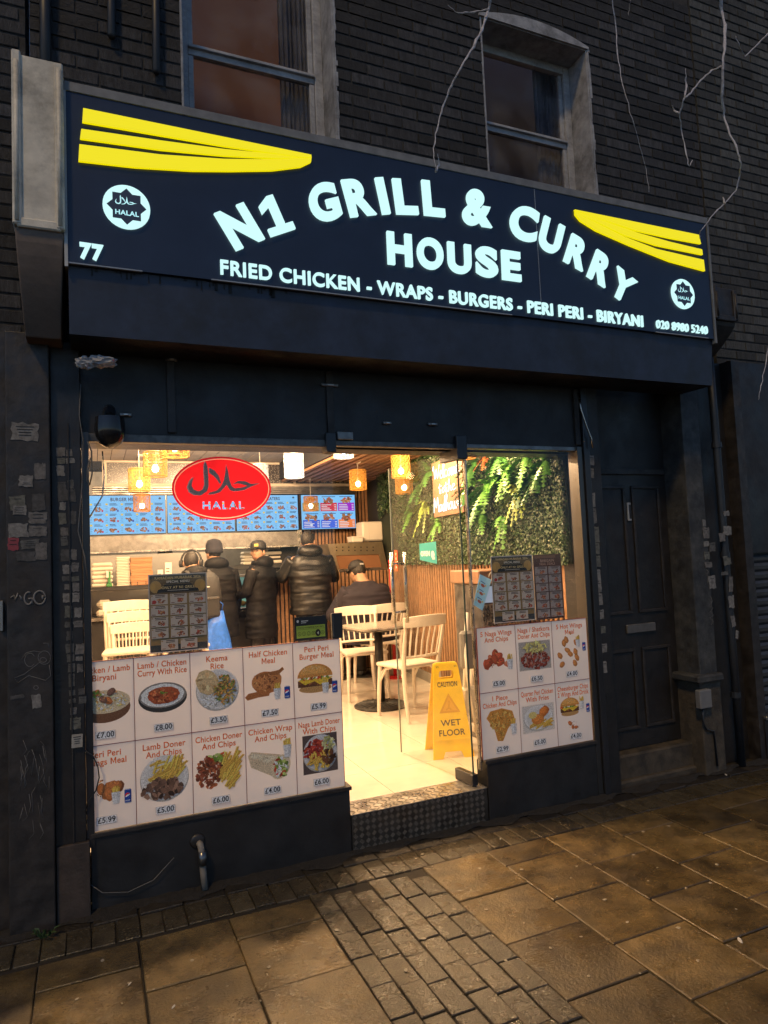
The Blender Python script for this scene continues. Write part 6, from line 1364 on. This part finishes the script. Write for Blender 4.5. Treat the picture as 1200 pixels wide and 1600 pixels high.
def person(label, x, y, rz, h=1.75, sit=False, arms=None, head_turn=0, head_drop=0, coat=puff, hem=.55, hat='none', hood=False, quilt=True, bulk=1.0, lean=0, z=FZ, trousers=jeans):
    t = thing('person', label, 'person', (x, y, z), rz); k = h/1.75
    hipz = (.50 if sit else .93)*k; S = lambda a, b_, c: (a*k, b_*k + lean*max(0, (c*k+hipz-.93*k)-hipz)*.9, c*k + hipz - .93*k)
    J = {}
    J['pel'], J['sp'], J['ch'], J['nk'] = S(0, 0, .95), S(0, .01, 1.15), S(0, .0, 1.36), S(0, .01, 1.49)
    fw_ = .03+head_drop*.10; J['hd'] = S(0, fw_, 1.58-head_drop*.03); J['ht'] = S(0, fw_+head_drop*.03, 1.69-head_drop*.05)
    arms = arms or {}
    for s, n in ((-1, 'L'), (1, 'R')):
        J['sh'+n] = S(s*.19, -.005, 1.41); e, w_ = arms.get(n, ((s*.25, -.03, 1.14), (s*.25, .06, .90))); J['el'+n], J['wr'+n] = S(*e), S(*w_)
        if sit: J['hp'+n] = S(s*.10, .0, .92); J['kn'+n] = (s*.13*k, .43*k, .50*k); J['an'+n] = (s*.13*k, .42*k, .08*k); J['to'+n] = (s*.14*k, .58*k, .04*k)
        else: J['hp'+n] = S(s*.09, 0, .91); J['kn'+n] = S(s*.10, .02, .50); J['an'+n] = S(s*.105, -.01, .08); J['to'+n] = S(s*.12, .15, .035)
    nodes = []; idx = {}; edges = []
    def nd_(n, p, r_, r2=None): idx[n] = len(nodes); nodes.append((*p, r_*k, (r2 or r_)*k))
    nd_('pel', J['pel'], .13, .10); nd_('sp', J['sp'], .12, .09); nd_('ch', J['ch'], .14, .10); nd_('nk', J['nk'], .055); nd_('hd', J['hd'], .068, .078)
    nd_('hm', lerp(J['hd'], J['ht'], .55), .074, .088); nd_('ht', J['ht'], .055, .065)
    edges += [(idx[a], idx[b_]) for a, b_ in (('pel', 'sp'), ('sp', 'ch'), ('ch', 'nk'), ('nk', 'hd'), ('hd', 'hm'), ('hm', 'ht'))]
    for n in 'LR':
        s = -1 if n == 'L' else 1
        nd_('sh'+n, J['sh'+n], .052); nd_('el'+n, J['el'+n], .040); nd_('wr'+n, J['wr'+n], .027); edges += [(idx['ch'], idx['sh'+n]), (idx['sh'+n], idx['el'+n]), (idx['el'+n], idx['wr'+n])]
        d = (Vector(J['wr'+n])-Vector(J['el'+n])).normalized(); sd_ = d.cross(Vector((0, 1, .2))).normalized(); pm = Vector(J['wr'+n])+d*.07*k; nd_('pa'+n, pm, .034, .018); edges.append((idx['wr'+n], idx['pa'+n]))
        for f in range(4):
            b0 = pm + sd_*(f-1.5)*.02*k + d*.02*k; L = (.030, .036, .034, .026)[f]*k; a1 = b0+d*L; a2 = a1+(d*.7+Vector((0, .5, -.3)))*L*.8
            i0 = len(nodes); nodes.append((*b0, .0095*k, .0095*k)); nodes.append((*a1, .0085*k, .0085*k)); nodes.append((*a2, .007*k, .007*k)); edges += [(idx['pa'+n], i0), (i0, i0+1), (i0+1, i0+2)]
        th = Vector(J['wr'+n])+d*.025*k+sd_*-.03*k*s; i0 = len(nodes); nodes.append((*th, .011*k, .011*k)); nodes.append((*(th+d*.03*k-sd_*s*.012*k), .0085*k, .0085*k)); edges += [(idx['wr'+n], i0), (i0, i0+1)]
        nd_('hp'+n, J['hp'+n], .085); nd_('kn'+n, J['kn'+n], .055); nd_('an'+n, J['an'+n], .038); nd_('to'+n, J['to'+n], .030); edges += [(idx['pel'], idx['hp'+n]), (idx['hp'+n], idx['kn'+n]), (idx['kn'+n], idx['an'+n]), (idx['an'+n], idx['to'+n])]
    body = skin_mesh(nodes, edges, 'body', skinm, t)
    # head details turn with the head
    hc_ = Vector(lerp(J['hd'], J['ht'], .4)); HM = Matrix.Translation(hc_) @ Matrix.Rotation(head_turn, 4, 'Z') @ Matrix.Rotation(-head_drop*.5, 4, 'X')
    fm = MB(); fm.ball((0, .02, -.01), (.074*k, .088*k, .112*k), 16, 12, HM); fm.build('head', skinm, t, world=False, smooth=True)
    MB().add([HM @ Vector(v)*1 for v in ((-.012, .10, -.02), (.012, .10, -.02), (0, .128, -.025), (0, .10, .03))], [(0, 2, 3), (2, 1, 3), (0, 1, 2)]).build('nose', skinm, t, world=False)
    for s in (-1, 1): MB().ball((s*.076, .012, -.012), (.012, .022, .032), 8, 6, HM).build('ear', skinm, t, world=False, smooth=True); MB().ball((s*.03, .098, .012), (.011, .006, .006), 8, 6, HM).build('eye', hairm, t, world=False); MB().cbox((s*.031, .101, .032), (.034, .006, .007), HM).build('eyebrow', hairm, t, world=False)
    MB().cbox((0, .103, -.062), (.042, .006, .008), HM).build('mouth', mat('lips', (.25, .09, .07), .5) if 'lips' not in bpy.data.materials else bpy.data.materials['lips'], t, world=False)
    hr = MB(); hr.ball((0, .0, .022), (.083*k, .096*k, .105*k), 16, 10, HM)
    hr.v = [tuple(Vector(v)) for v in hr.v]; inv = HM.inverted(); keep = [f for f in range(len(hr.f)) if not all((inv @ Vector(hr.v[i])).y > .045 and (inv @ Vector(hr.v[i])).z < .075 for i in hr.f[f])]; keep = [f for f in keep if not all((inv @ Vector(hr.v[i])).z < -.06 for i in hr.f[f])]
    hr.f = [hr.f[f] for f in keep]; hr.c = [hr.c[f] for f in keep]; hr.m = [hr.m[f] for f in keep]; hr.build('hair', hairm, t, world=False, smooth=True)
    if hat in ('cap', 'capback'):
        cp = MB(); cp.lathe([(.092, .03), (.095, .06), (.088, .10), (.06, .128), (.02, .14)], 18, (0, 0, 0), HM); o = cp.build('cap', capm, t, world=False, smooth=True)
        br = MB(); pts = [(-.07, .08), (-.05, .15), (0, .165), (.05, .15), (.07, .08)]; 
        br.add([HM @ Vector((a, b_, .040)) for a, b_ in pts]+[HM @ Vector((a, b_, .048)) for a, b_ in pts], [(4, 3, 2, 1, 0), (5, 6, 7, 8, 9)]+[(i, (i+1) % 5, 5+(i+1) % 5, 5+i) for i in range(5)]); br.build('brim', capm, o, world=False)
        MB().cbox((-.02, .094, .078), (.05, .006, .03), HM).build('cap_badge', mat('badge_yellow', (.5, .45, .12), .6) if hat == 'cap' else capm, o, world=False)
        if hat == 'capback': MB().cbox((0, -.096, .06), (.05, .006, .018), HM).build('cap_strap', mat('strap_grey', (.4, .4, .4), .5), o, world=False)
    if hat == 'beanie':
        MB().lathe([(.088, .0), (.098, .01), (.098, .05), (.094, .055), (.092, .10), (.068, .148), (.02, .165)], 18, (0, -.005, -.005), HM).build('beanie', beanm, t, world=False, smooth=True); MB().ball((0, -.005, .168), .010).build('bobble', beanm, t, world=False) if False else None
    if hat == 'headphones':
        pts = [HM @ Vector((.1*cos(R(a)), -.005, .012+.115*sin(R(a)))) for a in range(0, 181, 15)]; MB().tube(pts, .010, 8).build('headphones', capm, t, world=False, smooth=True)
        for s in (-1, 1): MB().tube([HM @ Vector((s*.085, 0, -.01)), HM @ Vector((s*.115, 0, -.01))], .036, 12).build('ear_cup', capm, t, world=False)
    # coat: stacked rings down to the hem, with quilting
    secs = []; n = 72; b_ = bulk
    P = [(1.50, .075, .075, .0), (1.465, .12, .10, 0), (1.43, .20, .125, -.005), (1.36, .235, .15, -.005), (1.2, .235, .155, 0), (1.02, .225, .15, 0), (.92, .235, .16, 0), (.75, .24, .165, 0), (.5, .245, .17, 0)]
    for i in range(n+1):
        zz = 1.50 - (1.50-hem)*i/n
        for q in range(len(P)-1):
            if P[q][0] >= zz >= P[q+1][0]-1e-6:
                u = (P[q][0]-zz)/(P[q][0]-P[q+1][0]); rx_, ry_ = P[q][1]+(P[q+1][1]-P[q][1])*u, P[q][2]+(P[q+1][2]-P[q][2])*u; break
        kk = 1+(.016*abs(sin(zz*pi/.085))-.008 if quilt and zz < 1.42 else 0); c = S(0, .0, zz)
        if sit and zz < .95: c = (c[0], c[1]+.0, max(c[2], .44*k)); kk *= 1.05
        secs.append((c, rx_*k*b_*kk, ry_*k*b_*kk, 0, .9))
    cl = MB().loft(secs, 24); from mathutils import noise as _nz; sd0 = Vector((x*3.1, y*1.7, h*9))
    def crease(mb, am):
        for i_, v in enumerate(mb.v):
            v = Vector(v); q = _nz.noise(Vector((v.x*9, v.y*9, v.z*16))+sd0)*.6 + _nz.noise(Vector((v.x*22, v.y*22, v.z*30))+sd0)*.4; d_ = Vector((v.x, v.y, 0)); mb.v[i_] = tuple(v + (d_.normalized()*q*am if d_.length > .01 else Vector()))
        return mb
    crease(cl, .022).build('coat', coat, t, world=False, smooth=True)
    for n in 'LR':
        A, B, Cc = Vector(J['sh'+n]), Vector(J['el'+n]), Vector(J['wr'+n]); pts = []; rr = []
        A = A+Vector((0, 0, -.01)); m_ = 9
        for i in range(m_+1): pts.append(A.lerp(B, i/m_)); rr.append((.082-.018*i/m_)*k*b_*(1+(.08*abs(sin(i*1.5)) if quilt else 0)))
        for i in range(1, m_+1): pts.append(B.lerp(Cc, i/m_)); rr.append((.064-.018*i/m_)*k*b_*(1+(.08*abs(sin(i*1.5)) if quilt else 0)))
        crease(MB().tube(pts, rr, 12), .012).build('sleeve', coat, t, world=False, smooth=True)
        A, B, Cc = Vector(J['hp'+n]), Vector(J['kn'+n]), Vector(J['an'+n]); pts = [A.lerp(B, i/4) for i in range(5)]+[B.lerp(Cc, i/4) for i in range(1, 5)]
        MB().tube(pts, [.105*k, .098*k, .088*k, .08*k, .074*k, .07*k, .064*k, .06*k, .062*k], 12).build('trouser_leg', trousers, t, world=False, smooth=True)
        F0, F1 = Vector(J['an'+n]), Vector(J['to'+n]); MB().tube([F0+Vector((0, -.05, -.045)), F0+Vector((0, .0, -.03)), F0.lerp(F1, .6), F1+Vector((0, .06, -.005))], [.04, .048, .042, .022], 10).build('shoe', shoem, t, world=False, smooth=True)
    if hood:
        c = S(0, -.06, 1.49); MB().ball(c, (.15*k, .10*k, .085*k), 14, 10).build('hood', coat, t, world=False, smooth=True)
        c = S(0, -.02, 1.475); MB().lathe([(.105, -.02), (.13, .0), (.12, .035), (.095, .04)], 16, c).build('collar', coat, t, world=False, smooth=True)
    return t, J, k
a = at(337, 872, 7.75); t1 = person('person in dark beanie and black coat seen from behind at the counter', a.x, 7.75, R(8), 1.63, coat=puff, hat='beanie', hood=True, quilt=False, lean=.05, hem=.62, head_turn=R(20), bulk=1.08)
a = at(303, 892, 7.0); t2, J2, k2 = person('person with headphones and black backpack seen from behind', a.x, 7.0, R(14), 1.54, coat=puff, hat='headphones', hood=True, quilt=False, hem=.8, head_turn=R(-35), head_drop=.4, bulk=1.02)
bpk = thing('backpack', 'black backpack worn by the person with headphones', 'backpack', (a.x, 7.0-.26, FZ+1.0), R(14))
MB().loft([((0.06, -.01, -.14), .13, .07, 0, .6), ((.06, -.015, -.12), .155, .095, 0, .6), ((.06, -.01, .1), .155, .10, 0, .6), ((.06, .0, .26), .14, .085, 0, .6), ((.06, .02, .31), .10, .05, 0, .6)], 20).build('main_bag', capm, bpk, world=False, smooth=True)
MB().bbox((-.05, -.135, -.12), (.17, -.08, .08), .02).build('front_pocket', capm, bpk, world=False); MB().box((-.04, -.139, .06), (.16, -.134, .066)).build('zip', STEEL, bpk, world=False); MB().box((.03, -.118, .17), (.07, -.113, .18)).build('logo_tab', WHITE, bpk, world=False)
for s in (-.05, .17): MB().tube([(s, .05, .27), (s, .15, .33), (s*.9, .28, .25)], .022, 8, flat=.4).build('strap', capm, bpk, world=False)
a = at(392, 862, 7.75); t3, J3, k3 = person('person in black cap and long black puffer coat looking toward the street', a.x+.10, 7.75, R(48), 1.62, coat=puff, hat='cap', hood=True, lean=-.02, hem=.58, head_turn=R(95), bulk=1.02, arms={'L': ((-.26, .05, 1.15), (-.2, .2, 1.1)), 'R': ((.27, -.03, 1.14), (.26, .05, .90))})
a = at(484, 866, 7.55); t4 = person('person in shiny black puffer coat leaning on the slatted counter', a.x, 7.55, R(-6), 1.74, coat=shiny, hood=True, hem=.78, head_turn=R(-30), head_drop=.25, bulk=1.06, lean=.06, arms={'L': ((-.32, .1, 1.2), (-.24, .34, 1.24)), 'R': ((.30, .1, 1.18), (.14, .36, 1.22))})
a = at(572, 925, 7.08); t5 = person('seated person in navy sweatshirt and dark cap seen from behind', a.x, 7.05, R(10), 1.84, sit=True, coat=navy, quilt=False, hem=.86, hat='capback', head_turn=R(10), head_drop=.7, bulk=1.26, lean=.10, arms={'L': ((-.32, .16, 1.16), (-.2, .36, 1.14)), 'R': ((.32, .16, 1.16), (.2, .36, 1.14))})
a = at(258, 893, 9.3); t6 = person('kitchen worker in dark cap just visible behind the counter shelf', a.x, 9.35, R(180), 1.66, coat=navy, quilt=False, hat='cap', hem=.8, head_drop=.6)
bag = thing('carrier_bag', 'bright blue plastic carrier bag behind the Ramadan poster', 'bag', at(340, 1015, 6.7))
bluep = mat('blue_plastic_bag', (.03, .14, .62), .35, var=.3, vscale=12, bump=.6, bscale=25)
a = at(340, 1000, 6.7); MB().loft([((a.x, 6.7, .55), .13, .07, 0), ((a.x, 6.7, .62), .16, .09, 0), ((a.x-.01, 6.7, .85), .14, .08, .1), ((a.x-.01, 6.7, 1.02), .10, .05, .2), ((a.x+.01, 6.7, 1.14), .055, .03, .1)], 16).build('body', bluep, bag, smooth=True)
for s in (-1, 1): MB().tube([(a.x+.01+s*.03, 6.7, 1.12), (a.x+.01+s*.05, 6.7, 1.2), (a.x+.01, 6.7, 1.25)], .012, 6, flat=.4).build('handle', bluep, bag, smooth=True)
# ------------------------------------------------------------------ small things outside
twig = mat('pale_bare_twig', (.42, .40, .42), .8, var=.4, vscale=40, bump=.4, bscale=120)
def branch(label, main, subs, Y, r0):
    gb = random.Random(len(label)*7)
    def w3(pts, k):
        P = [Vector(at(x, y, Y + .05*sin(i*1.3+k))) for i, (x, y) in enumerate(pts)]; out = []
        for i in range(len(P)-1):
            for q in range(4): out.append(P[i].lerp(P[i+1], q/4) + (Vector((gb.uniform(-1, 1), gb.uniform(-1, 1), gb.uniform(-1, 1)))*.004 if q else Vector()))
        return out+[P[-1]]
    t = thing('tree_branch', label, 'branch', w3(main, 0)[0], group='bare twigs hanging before the wall'); P = w3(main, 0); n = len(P)
    MB().tube(P, [r0*(1-.75*i/(n-1))*gb.choice((.8, .9, 1, 1.3)) for i in range(n)], 6).build('stem', twig, t, smooth=True)
    for q, sp_ in enumerate(subs):
        Q = w3(sp_, 0); m = len(Q); MB().tube(Q, [r0*.7*(1-.7*i/(m-1))*gb.choice((.75, .9, 1, 1.35)) for i in range(m)], 5).build('side_twig', twig, t, smooth=True)
branch('longest bare twig hanging down to the right end of the sign', [(1126, -20), (1127, 15), (1133, 40), (1132, 70), (1130, 100), (1128, 150), (1131, 180), (1140, 210), (1152, 235), (1158, 255), (1156, 275), (1150, 298), (1132, 318), (1110, 340), (1094, 362), (1093, 372)], [[(1130, 104), (1112, 110), (1095, 125), (1080, 145), (1070, 152), (1062, 178), (1065, 205), (1072, 240), (1077, 260), (1082, 250)], [(1070, 150), (1072, 130), (1071, 107)], [(1061, 177), (1053, 172), (1050, 165)], [(1132, 318), (1129, 308)]], 2.75, .0095)
branch('crooked bare twig hanging between the two upper windows', [(768, -15), (765, 10), (753, 48), (735, 80), (715, 115), (702, 140), (690, 175), (680, 210), (678, 240), (681, 268)], [[(764, 15), (740, 19), (715, 20), (700, 8)], [(681, 268), (686, 255), (684, 240)]], 2.85, .0075)
branch('thin smooth twig hanging right of the second window', [(955, -15), (962, 40), (966, 95), (975, 140), (988, 185), (1000, 230), (1010, 265), (1014, 300)], [[(985, 0), (983, 15), (982, 24)]], 2.9, .004)
branch('short forked twig at the top right corner', [(1205, 48), (1185, 68), (1163, 89), (1155, 72), (1150, 56)], [], 2.75, .006)
branch('reddish twig tip at the right edge below the sign', [(1208, 520), (1199, 550), (1194, 580), (1188, 610), (1185, 625)], [], 2.75, .004)
pb = thing('plastic_bag_scrap', 'pale plastic bag scrap snagged under the shutter box', 'bag', at(150, 567, 3.36)); g = random.Random(2)
pbm = mat('pale_plastic_scrap', (.30, .30, .31), .5, var=.2)
def crumple(c, r_, name, m, parent, sd):
    gg = random.Random(sd); bm = bmesh.new(); bmesh.ops.create_icosphere(bm, subdivisions=3, radius=1)
    for v in bm.verts: v.co = Vector((v.co.x*r_[0], v.co.y*r_[1], v.co.z*r_[2]))*gg.uniform(.72, 1.15) + Vector(c)
    MB().bm(bm).build(name, m, parent)
crumple(at(160, 565, 3.36), (.065, .04, .03), 'bag_body', pbm, pb, 3); crumple(at(134, 567, 3.36), (.045, .03, .03), 'bag_knot', pbm, pb, 4)
cam_ = thing('dome_camera', 'black dome security camera at top left of the window', 'camera', at(172, 690, 3.45)); c = at(172, 672, 3.48)
o = MB().lathe([(.066, .06), (.07, .0), (.066, -.03), (.05, -.065), (.02, -.085), (.004, -.088)], 20, c).build('dome', mat('smoked_dome', (.015, .014, .014), .15), cam_); autosmooth(o); MB().tube([c+Vector((0, 0, .06)), c+Vector((0, .05, .10)), (c.x, FY-.0, c.z+.12)], .03, 10).build('bracket', FRAME, cam_)
wr = mat('grey_cable', (.12, .115, .11), .6)
def cable(label, pts, Y, r_, m=None):
    o = MB().tube([Vector(at(x, y, Y)) for x, y in pts], r_, 6).build('cable', m or wr, smooth=True); tag(o, label, 'cable')
cable('looped grey cable at top left corner of the window', [(137, 690), (143, 705), (144, 740), (140, 758), (136, 752), (137, 730), (142, 715)], FY-.03, .004)
cable('pale cable running down the left side of the window', [(160, 705), (163, 745), (160, 775), (145, 800), (136, 815)], FY+.03, .004, STEEL)
cable('thin cable hanging from the soffit at left of the window', [(126, 600), (124, 650), (130, 690), (128, 760), (122, 830), (132, 870), (136, 905)], FY-.045, .003)
cable('black cable looping over the Peri Peri Wings picture', [(132, 1172), (146, 1182), (153, 1198), (155, 1215), (150, 1235), (140, 1250), (134, 1266)], FY-.04, .0035, pipem)
cable('thin wire sagging across the left stall riser', [(138, 1380), (160, 1395), (200, 1394), (240, 1375), (272, 1340)], FY-.04, .002)
cable('pale cable hanging at top right of the shop front', [(903, 612), (908, 640), (916, 665), (924, 685), (926, 700)], FY-.06, .006, STEEL)
sp = thing('waste_pipe', 'short pale waste pipe sticking out below the left menu board', 'pipe', atz(318, 1392, 0)); a = at(312, 1316, FY-.03); b_ = atz(319, 1392, .0)
pv = mat('aged_plastic_pipe', (.22, .19, .155), .55, var=.3, stain=.4, sscale=9)
o = MB().tube([(a.x-.005, FY-.02, a.z+.0), (a.x, FY-.05, a.z-.005), (a.x+.004, FY-.052, a.z-.03), (a.x+.010, FY-.056, .09), (a.x+.015, FY-.064, .012)], .016, 12).build('pipe', pv, sp, smooth=True); MB().tube([(a.x+.007, FY-.06, a.z-.035), (a.x+.009, FY-.06, a.z-.10)], .020, 12).build('socket', STEEL_D, sp, smooth=True); MB().ball((a.x-.01, FY-.025, a.z+.005), (.038, .012, .036), 12, 8).build('wall_plate', BLK2, sp, smooth=True)
for px, py, w_, lb in ((515, 602, .10, 'small pale bracket strip on the transom above the doorway'), (605, 661, .05, 'tiny bent metal clip above the doorway'), (676, 663, .06, 'bent metal clip above the right end of the doorway'), (196, 648, .06, 'small metal clip above the dome camera'), (268, 562, .06, 'grey patch bracket on the soffit')):
    p = at(px, py, FY-.012); o = thing('bracket_clip', lb, 'bracket', p); MB().bbox((p.x-w_/2, FY-.02, p.z-.008), (p.x+w_/2, FY-.003, p.z+.008), .003).build('plate', STEEL_D, o); MB().bbox((p.x-w_*.2, FY-.03, p.z-.006), (p.x+w_*.2, FY-.019, p.z+.004), .002).build('tab', STEEL, o)
